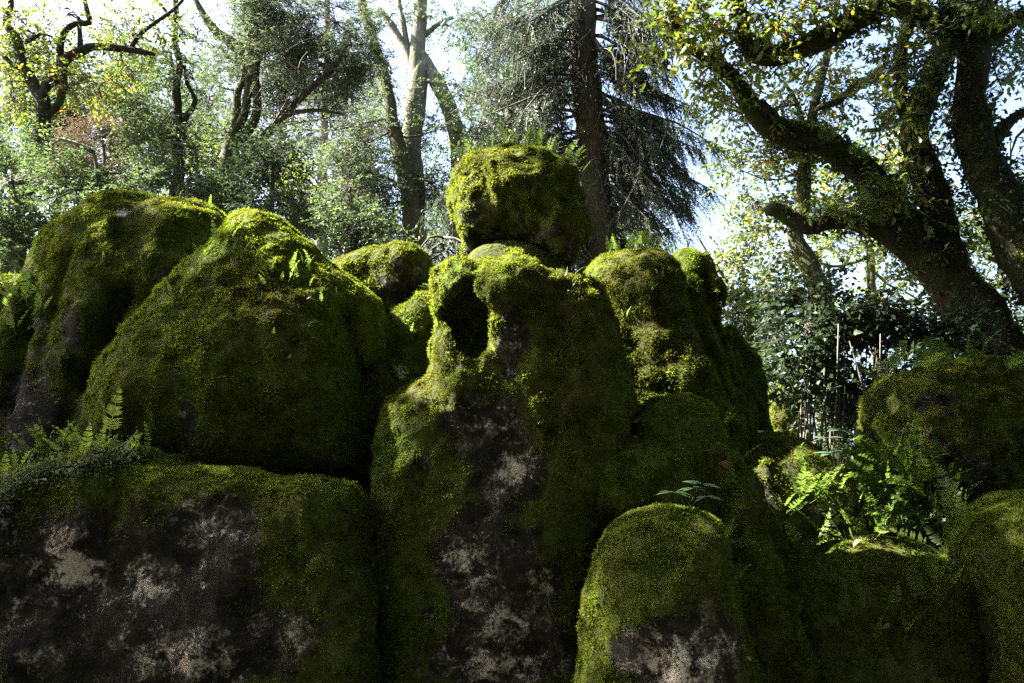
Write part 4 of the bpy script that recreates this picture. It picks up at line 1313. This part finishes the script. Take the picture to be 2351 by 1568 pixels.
shrub("leafy_shrub", "mixed green shrub between the thin crooked trunk and the multi-stemmed tree", (450, 560), 10.6,
      [(440, 380, 70, 60, 10.6, 0.5), (480, 440, 80, 50, 10.4, 0.5), (400, 440, 70, 50, 10.4, 0.5), (560, 460, 80, 50, 10.6, 0.5), (360, 340, 60, 60, 10.9, 0.5)], L_OLIVE, 0.055, 1.4, hole=0.6, seed=24)
shrub("dark_shrub", "spreading dark shrub with bare crooked stems behind the triangular boulder", (610, 560), 9.8,
      [(620, 420, 80, 60, 9.8, 0.5), (690, 470, 80, 60, 9.8, 0.5), (600, 490, 80, 40, 9.6, 0.4), (650, 360, 70, 50, 9.9, 0.5, 0.7), (570, 370, 60, 50, 9.9, 0.4, 0.8)], L_DARK, 0.05, 1.2, hole=0.6, seed=25)
shrub("dark_shrub", "upright dark shrub in front of the pine, left of the small round rock", (800, 640), 9.2,
      [(800, 500, 60, 60, 9.2, 0.4), (770, 560, 70, 40, 9.2, 0.4), (850, 540, 60, 50, 9.2, 0.4), (800, 440, 45, 40, 9.2, 0.3, 0.8), (890, 590, 60, 30, 9.0, 0.3)], L_OLIVE, 0.048, 1.3, hole=0.6, seed=26)
shrub("yellow_bush", "yellow-green sunlit bush glowing behind the dark shrubs at centre left", (680, 560), 14.5,
      [(690, 470, 90, 70, 14.5, 0.6), (620, 400, 70, 60, 14.5, 0.6, 0.7), (520, 330, 60, 50, 14.5, 0.6, 0.6), (760, 420, 60, 60, 14.5, 0.6, 0.8), (450, 330, 60, 40, 14.5, 0.6, 0.7)], L_YELLOW, 0.08, 1.2, hole=0.6, seed=27)
shrub("background_tree", "hazy mid-green tree behind the thin crooked trunk", (420, 560), 18.0,
      [(440, 260, 90, 60, 18, 0.9, 0.7), (360, 200, 90, 70, 18, 0.9, 0.5), (480, 330, 100, 60, 18, 0.9), (380, 330, 90, 60, 18, 0.9), (300, 120, 80, 60, 18, 0.9, 0.3)], L_OLIVE, 0.085, 1.3, "tree", hole=0.6, seed=28)
shrub("background_tree", "far grey-green tree in the gap left of the smooth grey trunk", (860, 640), 24.0,
      [(850, 560, 120, 60, 24, 1.2), (800, 480, 100, 50, 24, 1.2, 0.6), (960, 560, 90, 60, 24, 1.2), (1010, 480, 60, 80, 24, 1.0, 0.7)], L_GREY, 0.11, 1.2, "tree", hole=0.6, seed=29)
shrub("background_tree", "leafy tree lit from behind through the conifer's thin boughs", (1200, 640), 20.0,
      [(1150, 250, 90, 90, 20, 1.0), (1230, 180, 90, 90, 20, 1.0), (1200, 330, 90, 80, 20, 1.0), (1120, 420, 90, 80, 20, 1.0), (1260, 60, 90, 70, 20, 1, 0.8), (1130, 90, 90, 80, 20, 1, 0.9), (1250, 420, 80, 70, 20, 1), (1080, 520, 80, 60, 20, 1)], L_OLIVE, 0.09, 1.3, "tree", hole=0.5, seed=30)
shrub("background_tree", "dense far-off tree closing the view under the conifer's right boughs", (1480, 660), 22.0,
      [(1450, 540, 60, 70, 22, 1.0), (1420, 460, 50, 80, 22, 1.0), (1500, 580, 40, 40, 22, 0.8, 0.6), (1440, 360, 50, 70, 22, 1, 0.7)], L_GREY, 0.09, 1.3, "tree", hole=0.5, seed=31)
shrub("background_tree", "tall dim green tree closing the sky behind the twisted oak", (120, 560), 20.0,
      [(60, 250, 110, 80, 20, 1.0), (160, 200, 110, 80, 20, 1.0), (60, 360, 110, 70, 20, 1.0), (270, 160, 90, 70, 20, 1.0, 0.7), (30, 130, 80, 70, 20, 1, 0.6), (300, 250, 80, 70, 20, 1)], L_OLIVE, 0.085, 1.2, "tree", hole=0.5, seed=32)
shrub("background_tree", "bluish far tree behind the multi-stemmed tree's crown", (600, 560), 22.0,
      [(560, 280, 90, 80, 22, 1.0, 0.6), (640, 340, 100, 70, 22, 1.0, 0.8), (700, 150, 120, 90, 22, 1.0, 0.9), (600, 130, 100, 80, 22, 1.0, 0.8), (820, 240, 80, 90, 22, 1, 0.7), (500, 160, 70, 70, 22, 1, 0.6), (900, 350, 80, 90, 22, 1, 0.6)], L_GREY, 0.09, 1.2, "tree", hole=0.5, seed=33)
cs, ca = tree("young_conifer", "young feathery conifer peeping out between the small round rock and the central rock", 8.6, [("trunk", [(1020, 700), (1018, 600), (1015, 540)], [5, 4, 2])], M_BARK_BROWN, seg=7)
conifer(cs, [(P(1017, y, 8.6), P(1017 + s * RNG.uniform(30, 60), y + 30, 8.6 - RNG.uniform(0, .3)), 0.02) for y in range(545, 670, 12) for s in (-1, 1)], L_CONIF, 0.05, 0.10, 0.2, dens=1.2)
print("leaves", N_LEAVES)

# ------------------------------------------------------------------ unseen trees added around and behind the viewer to shade the rock faces
def off_tree(label, base, h, clumps, mat=L_OLIVE, leaf=0.30, cov=1.2):
    g = float(ground_z(base[0], base[1]))
    b = np.array([base[0], base[1], g])
    o = empty("added_shade_tree", b)
    tag(o, label, "tree", "unseen shade trees added around the viewer, outside the picture")
    top = b + np.array([0.3, 0.2, h])
    tube_part("trunk", [b - [0, 0, 0.2], b + [0.1, 0, h * 0.5], top], [0.32, 0.24, 0.1], M_BARK_DARK, o, 10, 0.4)
    crown(o, [("w", c, r) for c, r in clumps], mat, leaf, 0.3, 8, cov, attach=np.array([b + [0.1, 0, h * 0.5], b + [0.2, 0.1, h * 0.75], top]), limb_r=0.06, twl=4.0)


off_tree("leafy shade tree added unseen behind the viewer, outside the picture", (1.0, -3.5), 7.0,
         [((0, -2.5, 7.0), (3.5, 2.5, 1.6)), ((-3.5, -3.0, 5.0), (2.5, 2, 2.2)), ((4.0, -3.0, 5.0), (2.5, 2, 2.2)), ((0.5, -5, 3.5), (3.5, 1.5, 2.5)), ((0.0, 0.8, 8.2), (3.2, 2.2, 1.0)), ((-4.5, -4.5, 2.2), (3.0, 1.2, 2.0)), ((4.5, -4.5, 2.2), (3.0, 1.2, 2.0))], cov=1.8)
off_tree("leafy shade tree added unseen right of the viewer, outside the picture", (6.5, 1.5), 7.5,
         [((6.0, 1.0, 6.5), (2.5, 2.8, 1.8)), ((7.5, 2.0, 4.0), (1.8, 3, 2.4)), ((5.0, 4.0, 8.4), (2.4, 2.0, 1.0)), ((8, 5, 5), (1.5, 2.0, 2.4)), ((7.0, -0.5, 2.2), (1.5, 2.5, 2.0))], cov=1.8)
off_tree("leafy shade tree added unseen left of the viewer, outside the picture", (-6.5, 0.0), 6.0,
         [((-6.5, 0.0, 5.5), (2.2, 2.5, 1.8)), ((-7.0, -1.0, 3.0), (1.8, 2.5, 2.2)), ((-5.0, -2, 6.5), (2, 2, 1.2)), ((-6.0, 2.8, 2.6), (1.2, 1.5, 1.8))], cov=2.0)
off_tree("leafy shade tree added unseen beyond the left edge, outside the picture", (-10.5, 7.2), 9.0,
         [((-9.3, 5.9, 9.5), (0.95, 1.7, 0.7)), ((-10.6, 5.8, 8.6), (1.2, 2.0, 1.2)), ((-7.1, 4.85, 9.4), (0.9, 0.4, 0.4)), ((-7.2, 4.75, 9.6), (0.9, 0.4, 0.4))], leaf=0.12, cov=2.4)
off_tree("added unseen shade tree leaning over the rocks from beyond the right edge, outside the picture", (8.0, 5.0), 10.0,
         [((-4.9, 5.7, 9.7), (0.3, 0.4, 0.4)), ((-4.65, 5.7, 9.7), (0.5, 0.9, 0.5)), ((-4.6, 5.9, 9.9), (0.5, 0.8, 0.4)), ((-3.8, 6.4, 9.7), (0.7, 0.8, 0.5)), ((-2.0, 5.8, 9.8), (1.1, 1.0, 0.5)), ((0.6, 5.7, 9.8), (1.8, 1.1, 0.6)), ((3.6, 6.0, 9.6), (1.9, 1.6, 0.9)), ((-1.2, 3.6, 8.6), (2.0, 1.3, 0.7)), ((2.0, 3.6, 8.6), (2.2, 1.4, 0.8)), ((-4.2, 3.0, 8.6), (1.6, 1.0, 0.7)), ((0.5, 9.3, 10.2), (2.0, 1.0, 0.6)), ((3.2, 9.2, 10.9), (2.0, 1.3, 0.6)), ((-2.0, 8.7, 10.0), (0.9, 0.7, 0.5))], leaf=0.15, cov=2.2)

# ------------------------------------------------------------------ ferns
def pinna(V, T, b, d, n, L, w):
    d = d / np.linalg.norm(d)
    s = np.cross(n, d)
    s /= np.linalg.norm(s) + 1e-9
    j = len(V)
    V += [b - s * w * 0.55, b + s * w * 0.55, b + d * L * 0.55 + s * w * 0.8 - n * L * 0.03, b + d * L - n * L * 0.10, b + d * L * 0.55 - s * w * 0.8 - n * L * 0.03]
    T += [(j, j + 1, j + 2), (j, j + 2, j + 4), (j + 4, j + 2, j + 3)]


def frond_mesh(k, pairs=13, wmax=0.17, arch=0.5, curl=0.0, stipe=0.28, lacy=False):
    """unit-length frond growing along +Z and arching towards +Y; face in the XZ plane"""
    r = np.random.default_rng(500 + k)
    V, T = [], []
    n = 24
    t = np.linspace(0, 1, n)
    ang = arch * t ** 1.6 + curl * np.maximum(0, t - 0.72) ** 1.5 * 14 + 0.05
    dz, dy = np.cos(ang), np.sin(ang)
    c = np.stack([0.02 * np.sin(3 * t + k), np.cumsum(dy) / n, np.cumsum(dz) / n], -1)
    tan = np.stack([np.zeros(n), dy, dz], -1)
    nor = np.stack([np.zeros(n), dz, -dy], -1)
    X = np.array([1.0, 0, 0])
    for i in range(n - 1):
        w0, w1 = 0.008 * (1 - 0.7 * t[i]), 0.008 * (1 - 0.7 * t[i + 1])
        j = len(V)
        V += [c[i] - X * w0, c[i] + X * w0, c[i + 1] + X * w1, c[i + 1] - X * w1]
        T += [(j, j + 1, j + 2), (j, j + 2, j + 3)]
    for p in range(pairs):
        f = stipe + (1 - stipe) * (p + 0.5) / pairs
        q = (f - stipe) / (1 - stipe)
        L = wmax * min(1.0, 0.55 + q * 2.2) * (1 - q) ** 0.75 + 0.012
        i = min(n - 2, int(f * (n - 1)))
        for s in (-1, 1):
            d = X * s * (1.0 + r.normal(0, 0.05)) + tan[i] * (0.35 + r.normal(0, 0.08)) - nor[i] * r.uniform(-0.1, 0.25)
            b = c[i] + X * s * 0.004
            Lr = L * r.uniform(0.88, 1.1)
            if not lacy:
                pinna(V, T, b, d, nor[i], Lr, 0.30 / pairs)
            else:
                d = d / np.linalg.norm(d)
                side = np.cross(nor[i], d)
                m = max(3, int(9 * L / wmax))
                for u in range(m):
                    g = (u + 0.5) / m
                    for e in (-1, 1):
                        pinna(V, T, b + d * Lr * g, d * 0.6 + side * e, nor[i], Lr * 0.26 * (1.05 - g) + 0.01, 0.012)
                pinna(V, T, b, d, nor[i], Lr, 0.006)
    me = mesh_np("frond", np.array(V), np.array(T), False)
    me.materials.append(LO_FERN)
    return me


FROND = [frond_mesh(0, 13, 0.17, 0.35), frond_mesh(1, 15, 0.15, 0.7), frond_mesh(2, 12, 0.19, 0.2), frond_mesh(3, 14, 0.14, 0.5, 0.5), frond_mesh(4, 11, 0.13, 0.9)]
LACY = [frond_mesh(10, 11, 0.34, 0.8, 0, 0.25, True), frond_mesh(11, 12, 0.30, 0.5, 0, 0.3, True), frond_mesh(12, 10, 0.36, 1.1, 0, 0.2, True)]
ORD = ["first", "second", "third", "fourth", "fifth", "sixth", "seventh", "eighth", "ninth", "tenth", "eleventh", "twelfth", "thirteenth", "fourteenth", "fifteenth", "sixteenth"]


def fern(pos, nrm, n, L, label, group, lacy=False, spread=0.55, upw=1.0, face=None):
    o = empty("fern", pos)
    tag(o, label, "fern", group)
    for i in range(n):
        me = random.choice(LACY if lacy else FROND)
        f = bpy.data.objects.new("frond", me)
        COL.objects.link(f)
        f.parent = o
        d = Vector((0, 0, upw)) + Vector(nrm) * (0.45 if n > 1 else 0.2) + Vector((RNG.normal(0, spread), RNG.normal(0, spread * 0.7), 0))
        q = d.normalized().to_track_quat('Z', 'Y')
        rz = RNG.uniform(-1.0, 1.0) + (math.pi if RNG.random() < 0.75 else 0)
        f.rotation_euler = (q.to_matrix() @ Matrix.Rotation(rz, 3, 'Z')).to_euler()
        s = L * RNG.uniform(0.6, 1.15)
        f.scale = (s, s, s)
        f.location = (RNG.normal(0, 0.012 * n ** 0.5), RNG.normal(0, 0.012 * n ** 0.5), -0.01)


def ferns(place, group, spots, lacy=False, free=None, spread=0.45, upw=1.0, edge=False):
    """spots: (vx, vy, fronds, height px) from left to right"""
    spots = sorted(spots)
    for i, (vx, vy, n, h) in enumerate(spots):
        if free:
            p, nn = P(vx, vy, free), np.array([0, -0.5, 0.7])
        else:
            y0 = vy - 45 if edge else vy
            for k in range(60):
                p, nn = hit(vx, y0 + 3 * k)
                if p is not None and p[1] < 8.4:
                    break
            else:
                continue
            if edge:
                p = p + np.array([0, 0.02, -0.01])
        if len(spots) > 1:
            where = "leftmost" if i == 0 else ("rightmost" if i == len(spots) - 1 else ORD[i] + " from the left")
            lab = "%s, %s" % (place, where)
        else:
            lab = place
        fern(p, nn, n, h * px(p[1]) * 1.15, lab, group, lacy, spread, upw)


ferns("small fern on the crown of the balanced boulder", "ferns on the balanced boulder",
      [(1068, 372, 4, 54), (1086, 366, 3, 56), (1102, 362, 3, 40), (1124, 360, 3, 56), (1146, 357, 3, 52), (1168, 355, 3, 58), (1190, 354, 4, 56), (1212, 357, 4, 62), (1234, 364, 4, 62), (1254, 374, 5, 58), (1272, 386, 5, 56), (1290, 398, 5, 54), (1308, 416, 4, 56), (1324, 440, 4, 58), (1334, 476, 3, 34)], spread=0.3, edge=True)
ferns("tiny fern on the balanced boulder's face under its crown", "ferns on the balanced boulder", [(1226, 448, 3, 34)], spread=0.3)
ferns("slim ferns in the notch left of the cap stone", "ferns on the central rock", [(1000, 668, 4, 36), (1022, 650, 4, 36), (1045, 634, 4, 34), (1066, 622, 3, 34)], spread=0.2)
ferns("wispy fern behind the cap stone's right slope", "ferns on the central rock", [(1298, 640, 3, 44), (1326, 664, 3, 40)], spread=0.4)
ferns("fern in the central rock's hollow", "ferns on the central rock", [(1092, 800, 2, 36), (1132, 770, 1, 30), (1146, 812, 2, 30)], spread=0.3)
ferns("little sunlit fern left of the hollow's rim", "ferns on the central rock", [(944, 770, 2, 34), (966, 800, 2, 40)], spread=0.2)
ferns("fern on the triangular boulder's upper face", "ferns on the triangular boulder",
      [(548, 585, 2, 36), (602, 640, 3, 36), (616, 660, 2, 34), (634, 628, 2, 44), (652, 655, 3, 56), (662, 630, 2, 64), (676, 648, 2, 40), (688, 612, 2, 44), (700, 622, 3, 46), (706, 660, 2, 34), (580, 690, 2, 26), (740, 700, 2, 34), (770, 680, 1, 30), (620, 780, 1, 30)], spread=0.25)
ferns("fern in the cleft beside the triangular boulder", "ferns between the left boulders",
      [(405, 680, 3, 44), (430, 650, 4, 50), (446, 632, 4, 54), (470, 606, 3, 48), (492, 592, 4, 52), (512, 570, 3, 56), (538, 552, 3, 42)], spread=0.35)
ferns("small fern on top of the broad humped boulder", "ferns on the humped boulder",
      [(270, 505, 3, 34), (352, 478, 3, 24), (382, 484, 3, 36), (402, 484, 3, 34), (432, 530, 2, 40), (450, 545, 2, 36), (480, 520, 3, 34), (516, 520, 3, 34)], spread=0.5, edge=True)
ferns("small fern on the humped boulder's shaded face", "ferns on the humped boulder", [(200, 560, 2, 40), (236, 600, 2, 30), (326, 610, 2, 34), (342, 640, 2, 30), (290, 700, 2, 40), (312, 760, 1, 40)], spread=0.3)
ferns("arching fern on the left bank", "ferns on the left bank", [(-20, 720, 6, 90), (14, 712, 6, 96), (48, 700, 7, 100), (80, 690, 6, 80), (30, 768, 5, 70), (100, 720, 3, 60)], spread=0.7)
ferns("fern among herbs on the left ledge", "ferns on the left ledge",
      [(20, 1100, 5, 60), (58, 1080, 5, 60), (96, 1062, 6, 80), (120, 1050, 6, 96), (160, 1048, 5, 80), (190, 1056, 5, 80), (212, 1050, 4, 70), (246, 1030, 3, 130), (282, 1046, 3, 70), (318, 1046, 2, 90)], spread=0.35)
ferns("upright fern along the shoulder boulder's crown", "ferns on the shoulder boulder",
      [(1402, 612, 3, 46), (1420, 606, 4, 50), (1438, 604, 3, 46), (1456, 602, 4, 52), (1472, 602, 4, 48), (1490, 604, 4, 52), (1508, 612, 4, 56), (1528, 622, 3, 50)], spread=0.25, edge=True)
ferns("bent fern below the shoulder boulder's crown", "ferns on the shoulder boulder", [(1432, 732, 2, 34), (1474, 670, 2, 38), (1496, 672, 3, 34), (1520, 650, 2, 50)], spread=0.3)
ferns("lacy fern crowning the dark brown-mossed boulder", "ferns on the dark right boulder", [(2046, 880, 4, 110), (2110, 862, 4, 90), (2160, 850, 5, 90), (2230, 840, 4, 90), (2300, 862, 3, 110)], lacy=True, spread=0.7)
ferns("bushy fern on the broken ledge below the bamboo stems", "ferns on the right ledge",
      [(1690, 1120, 3, 70), (1800, 1180, 4, 80), (1840, 1160, 6, 100), (1880, 1140, 6, 110), (1916, 1150, 5, 90), (1950, 1190, 5, 80), (1988, 1170, 7, 130), (2030, 1140, 10, 140), (2062, 1130, 10, 150), (2094, 1140, 12, 160), (2126, 1150, 12, 150), (2158, 1170, 10, 140), (2192, 1200, 9, 120), (2110, 1210, 10, 140), (2060, 1215, 9, 130), (2226, 1230, 6, 100)], spread=0.55)
ferns("drooping fern along the top of the dark slab", "ferns on the right ledge", [(1800, 1275, 4, 90), (1850, 1265, 5, 100), (1905, 1258, 5, 110), (1955, 1245, 6, 120), (2005, 1236, 7, 130), (2050, 1232, 8, 140), (2095, 1232, 8, 150), (2140, 1245, 8, 140), (2180, 1270, 6, 110)], spread=0.7, upw=0.7)
ferns("thin shaded fern on the dark slab in the lower right", "ferns on the dark slab", [(1930, 1440, 2, 90), (1975, 1420, 2, 100), (2010, 1480, 2, 100), (2050, 1400, 3, 90), (2080, 1470, 2, 80), (2120, 1400, 2, 80), (2150, 1370, 3, 100), (2190, 1360, 2, 90)], spread=0.25)
ferns("fern sprouting sideways from the left flank of the front right boulder", "ferns on the front right boulder", [(1362, 1290, 4, 70)], spread=0.8, upw=0.4)
ferns("wispy fern beside the mossy ridge", "ferns on the mossy ridge", [(1660, 985, 3, 60), (1690, 1060, 3, 60), (1668, 1250, 2, 80), (1680, 1340, 2, 60)], spread=0.4)
ferns("fern growing on the oak's broken limb", "ferns on the oak", [(1930, 505, 6, 80), (1980, 505, 8, 90), (2030, 520, 6, 90), (1885, 500, 4, 50)], lacy=True, free=8.35, spread=0.8)
ferns("fern on the oak's upright stem", "ferns on the oak", [(2085, 300, 6, 80), (2110, 230, 5, 70), (2095, 340, 5, 60), (2150, 160, 5, 60), (2130, 400, 4, 60)], lacy=True, free=8.3, spread=0.8, upw=0.3)
ferns("fern on the oak's long descending limb", "ferns on the oak", [(1800, 290, 5, 60), (1900, 330, 6, 60), (1960, 360, 5, 60), (2040, 440, 4, 60)], lacy=True, free=8.2, spread=0.8)
ferns("large fern hanging from the crossing limb in the top right corner", "ferns on the oak", [(2250, 40, 4, 70)], lacy=True, free=7.7, spread=0.8, upw=-0.6)

# ------------------------------------------------------------------ broad-leaved seedlings
def outline_leaf(name, ctrl, mat, fold=0.12, bend=0.15):
    """leaf blade from half-outline control points (t along, half width), unit length along +Y, face +Z"""
    V, T = [], []
    for t, w in ctrl:
        z = -bend * t * t
        V += [(-w, t, z + fold * w), (0, t, z), (w, t, z + fold * w)]
    V = np.array(V)
    q = []
    for i in range(len(ctrl) - 1):
        a = 3 * i
        q += [(a, a + 1, a + 4, a + 3), (a + 1, a + 2, a + 5, a + 4)]
    me = mesh_np(name, V, np.array(q), True)
    me.materials.append(mat)
    return me


HERB_LEAF = outline_leaf("leaf", [(0, 0.01), (0.12, 0.16), (0.3, 0.25), (0.55, 0.22), (0.8, 0.10), (1, 0.0)], LO_HERB)
OAK_LEAF = outline_leaf("leaf", [(0, 0.015), (0.12, 0.03), (0.22, 0.14), (0.30, 0.09), (0.42, 0.22), (0.52, 0.13), (0.64, 0.26), (0.75, 0.15), (0.86, 0.19), (1, 0.02)], LO_OAK, 0.2, 0.2)
IVY_LEAF = outline_leaf("leaf", [(0, 0.02), (0.05, 0.22), (0.25, 0.36), (0.38, 0.24), (0.6, 0.20), (0.82, 0.10), (1, 0.0)], LO_IVY, 0.15, 0.15)
DEAD_LEAF = [outline_leaf("fallen_leaf", [(0, 0.015), (0.1, 0.03), (0.25, 0.2), (0.4, 0.16), (0.6, 0.28), (0.8, 0.17), (1, 0.03)], LO_DEAD, 0.5, 0.3), outline_leaf("fallen_leaf", [(0, 0.01), (0.2, 0.16), (0.5, 0.22), (0.8, 0.12), (1, 0.0)], LO_DEAD, 0.7, -0.35)]


def put_leaf(me, parent, loc, ax, nor, size, name="leaf"):
    o = bpy.data.objects.new(name, me)
    COL.objects.link(o)
    if parent is not None:
        o.parent = parent
    y = Vector(ax).normalized()
    x = y.cross(Vector(nor)).normalized()
    z = x.cross(y)
    m = Matrix((x, y, z)).transposed().to_4x4()
    o.matrix_local = Matrix.Translation(Vector(loc)) @ m @ Matrix.Scale(size, 4)
    return o


def seedling(label, vx, vy, tips, L):
    for k in range(40):
        p, nn = hit(vx, vy + 4 * k)
        if p is not None:
            break
    o = empty("seedling", p)
    tag(o, label, "seedling")
    for (tx, ty) in tips:
        t = P(tx, ty, p[1] - RNG.uniform(-0.06, 0.12)) - p
        tube_part("stem", [p, p + t * 0.5 + [0, 0, 0.02], p + t], [0.003, 0.0025, 0.002], M_TWIG, o, 5, 0.1, 0)
        for s in (-1, 1):
            for back in (0, 1):
                ax = np.array([s * (1 - 0.3 * back), -0.6 + back * 0.9, 0.0 + RNG.normal(0, 0.15)])
                put_leaf(HERB_LEAF, o, t, ax, (RNG.normal(0, 0.2), -0.25, 1), L * RNG.uniform(0.7, 1.1))


seedling("seedling with blue-green pointed leaves on top of the front right boulder", 1580, 1172, [(1545, 1130), (1612, 1112), (1625, 1140), (1590, 1120)], 0.10)
seedling("taller seedling with tiered pale leaves in front of the bamboo stems", 1925, 1100, [(1925, 985), (1900, 1005), (1955, 1000), (1935, 1030), (1905, 1040), (1965, 1025)], 0.13)
seedling("small pale-leaved herb at the far left of the ledge", 105, 1120, [(95, 1100), (118, 1110)], 0.05)

# low grey-green herbs on the left ledge
hb = empty("ground_herb", hit(240, 1062)[0])
tag(hb, "mat of small grey-green herbs among the ferns on the left ledge", "herb")
pts = []
for _ in range(160):
    vx = RNG.uniform(0, 310)
    p, nn = hit(vx, np.interp(vx, [0, 120, 310], [1150, 1090, 1055]) + RNG.normal(0, 14))
    if p is not None and p[1] < 6:
        pts.append(p)
pts = np.array(pts)
n = len(pts) * 9
pp = np.repeat(pts, 9, 0) + RNG.normal(0, 0.025, (n, 3)) + np.array([0, 0, 0.03])
v, t = leaves(pp, RNG.normal(size=(n, 3)), np.array([0, 0, 1.0]) + RNG.normal(0, 0.5, (n, 3)), RNG.uniform(0.015, 0.035, n), 0.3)
part("leaves", v, t, L_GREY, hb, False, {"tint": np.repeat(RNG.uniform(0.3, 1, n), 4)}, "stuff")

# ------------------------------------------------------------------ fallen leaves and sticks
for i, (vx, vy, s, lab) in enumerate([
        (1468, 944, 0.10, "curled orange dead leaf in the notch beside the central rock"),
        (1446, 966, 0.10, "pale tan curled dead leaf just below the orange one in the notch"),
        (1452, 1006, 0.06, "small whitish leaf scrap under the two curled leaves"),
        (1676, 1066, 0.13, "long brown dead leaf lying across the top of the mossy ridge"),
        (887, 1346, 0.10, "ochre oak leaf stuck in the crevice between stone block and central rock"),
        (536, 606, 0.06, "rusty leaf in the cleft at the triangular boulder's shoulder"),
        (700, 690, 0.05, "tiny brown leaf on the triangular boulder's upper right face"),
        (660, 822, 0.05, "pale leaf scrap in the middle of the triangular boulder"),
        (774, 1018, 0.03, "tiny orange leaf low on the triangular boulder's right side"),
        (2040, 1432, 0.08, "reddish-brown dead leaf on the dark slab in the lower right"),
        (2290, 1240, 0.10, "pale curled dead leaf on the rock in the lower right corner"),
        (2290, 1385, 0.07, "cream leaf low on the rock in the lower right corner"),
        (1960, 1262, 0.09, "brown dead leaf caught under the hanging ledge ferns"),
        (190, 1068, 0.08, "brownish pink leaf among the ferns on the left ledge"),
        (1706, 1506, 0.04, "small white leaf scrap near the foot of the mossy ridge"),
        (2185, 850, 0.08, "pinkish dead leaf on the crown of the dark brown-mossed boulder")]):
    p, nn = hit(vx, vy)
    if p is None:
        continue
    o = put_leaf(DEAD_LEAF[i % 2], None, p + nn * 0.015, (RNG.normal(), RNG.normal() * 0.4 - 0.1, RNG.normal() * 0.7 - 0.2), nn + np.array([0, -0.3, 0.2]), s * 0.8, "fallen_leaf")
    tag(o, lab, "dead leaf", "fallen leaves on the rocks")
a, b = P(1706, 990, 6.2), P(1818, 1001, 6.6)
v, q, c = tube([a, (a + b) / 2 + np.array([0, 0, 0.01]), b], [0.010, 0.011, 0.008], 7, 0.06, 0.15)
o = add("stick", mesh_np("stick", v - a, [q, c]), mat_plain("pale_stick_wood", [(0.3, (0.35, 0.30, 0.22)), (0.7, (0.6, 0.55, 0.45))], 15), None, a)
tag(o, "pale peeled stick lying level behind the mossy ridge", "stick")
for (x0, y0, x1, y1, lab) in [(150, 1090, 200, 1080, "thin pinkish twig on the front of the left ledge"), (1750, 1150, 1800, 1230, "thin bare twig hanging at the ledge beside the mossy ridge")]:
    a, _ = hit(x0, y0)
    b, _ = hit(x1, y1)
    if a is None or b is None:
        continue
    b = b + (a - b) * 0.1
    v, q, c = tube([a + [0, -0.02, .01], (a + b) / 2 + [0, -0.04, 0.02], b + [0, -0.02, 0.01]], [0.005, 0.005, 0.003], 6, 0.06, 0.1)
    o = add("twig", mesh_np("twig", v - a, [q, c]), M_TWIG_PALE, None, a)
    tag(o, lab, "twig")

lp, ln = [], []
for _ in range(1500):
    p, nn = hit(RNG.uniform(0, VW), RNG.uniform(380, VH))
    if p is not None and p[1] < 7 and nn[2] > 0.25 and RNG.random() < 0.3 + 0.7 * nn[2]:
        lp.append(p + nn * 0.012)
        ln.append(nn)
lp, ln = np.array(lp), np.array(ln)
n = len(lp)
v, t = leaves(lp, np.cross(ln, RNG.normal(size=(n, 3))), ln + RNG.normal(0, 0.35, (n, 3)), RNG.uniform(0.012, 0.035, n) * np.where(RNG.random(n) < 0.12, 1.6, 1.0), 0.2)
o = add("leaf_litter", mesh_np("leaf_litter", v, t, False), L_BROWN)
fattr(o.data, "tint", np.repeat(RNG.uniform(0, 1, n), 4))
tag(o, "scraps of dry leaf litter caught in the moss of the rocks", "leaf litter", None, "stuff")

# ------------------------------------------------------------------ single large leaves of the nearest trees
def single_leaves(parent, me, spots, n, size):
    off = np.array(parent.location)
    for _ in range(n):
        vx, vy, rx, ry, Y = spots[RNG.integers(len(spots))]
        p = P(vx + RNG.normal(0, rx * 0.5), vy + RNG.normal(0, ry * 0.5), Y + RNG.normal(0, 0.12)) - off
        put_leaf(me, parent, p, RNG.normal(size=3) + [0, 0, -0.8], RNG.normal(size=3) * 0.8 + [0, -0.6, 0.5], size * RNG.uniform(0.6, 1.2))


single_leaves(t7, OAK_LEAF, [(1620, 200, 40, 60, 7.9), (1540, 70, 40, 60, 7.7), (1660, 230, 60, 40, 8.0), (1740, 160, 60, 40, 7.8), (2090, 300, 40, 60, 8.2)], 220, 0.11)
single_leaves(t7c, OAK_LEAF, [(1640, 60, 80, 40, 7.3), (1780, 60, 100, 40, 7.4), (1900, 40, 100, 40, 7.4), (1560, 130, 40, 60, 7.3)], 260, 0.11)
single_leaves(t7b, OAK_LEAF, [(2060, 180, 50, 80, 8.0), (2270, 30, 60, 30, 7.8), (2090, 80, 70, 50, 8.0)], 200, 0.11)
single_leaves(ivy, IVY_LEAF, [(1830, 720, 60, 50, 7.45), (1900, 700, 60, 50, 7.5), (1850, 820, 80, 60, 7.3), (1960, 800, 90, 70, 7.4), (2080, 800, 100, 50, 7.5), (1790, 910, 30, 20, 7.4), (1900, 880, 80, 40, 7.2)], 280, 0.075)
print("leaves total", N_LEAVES)
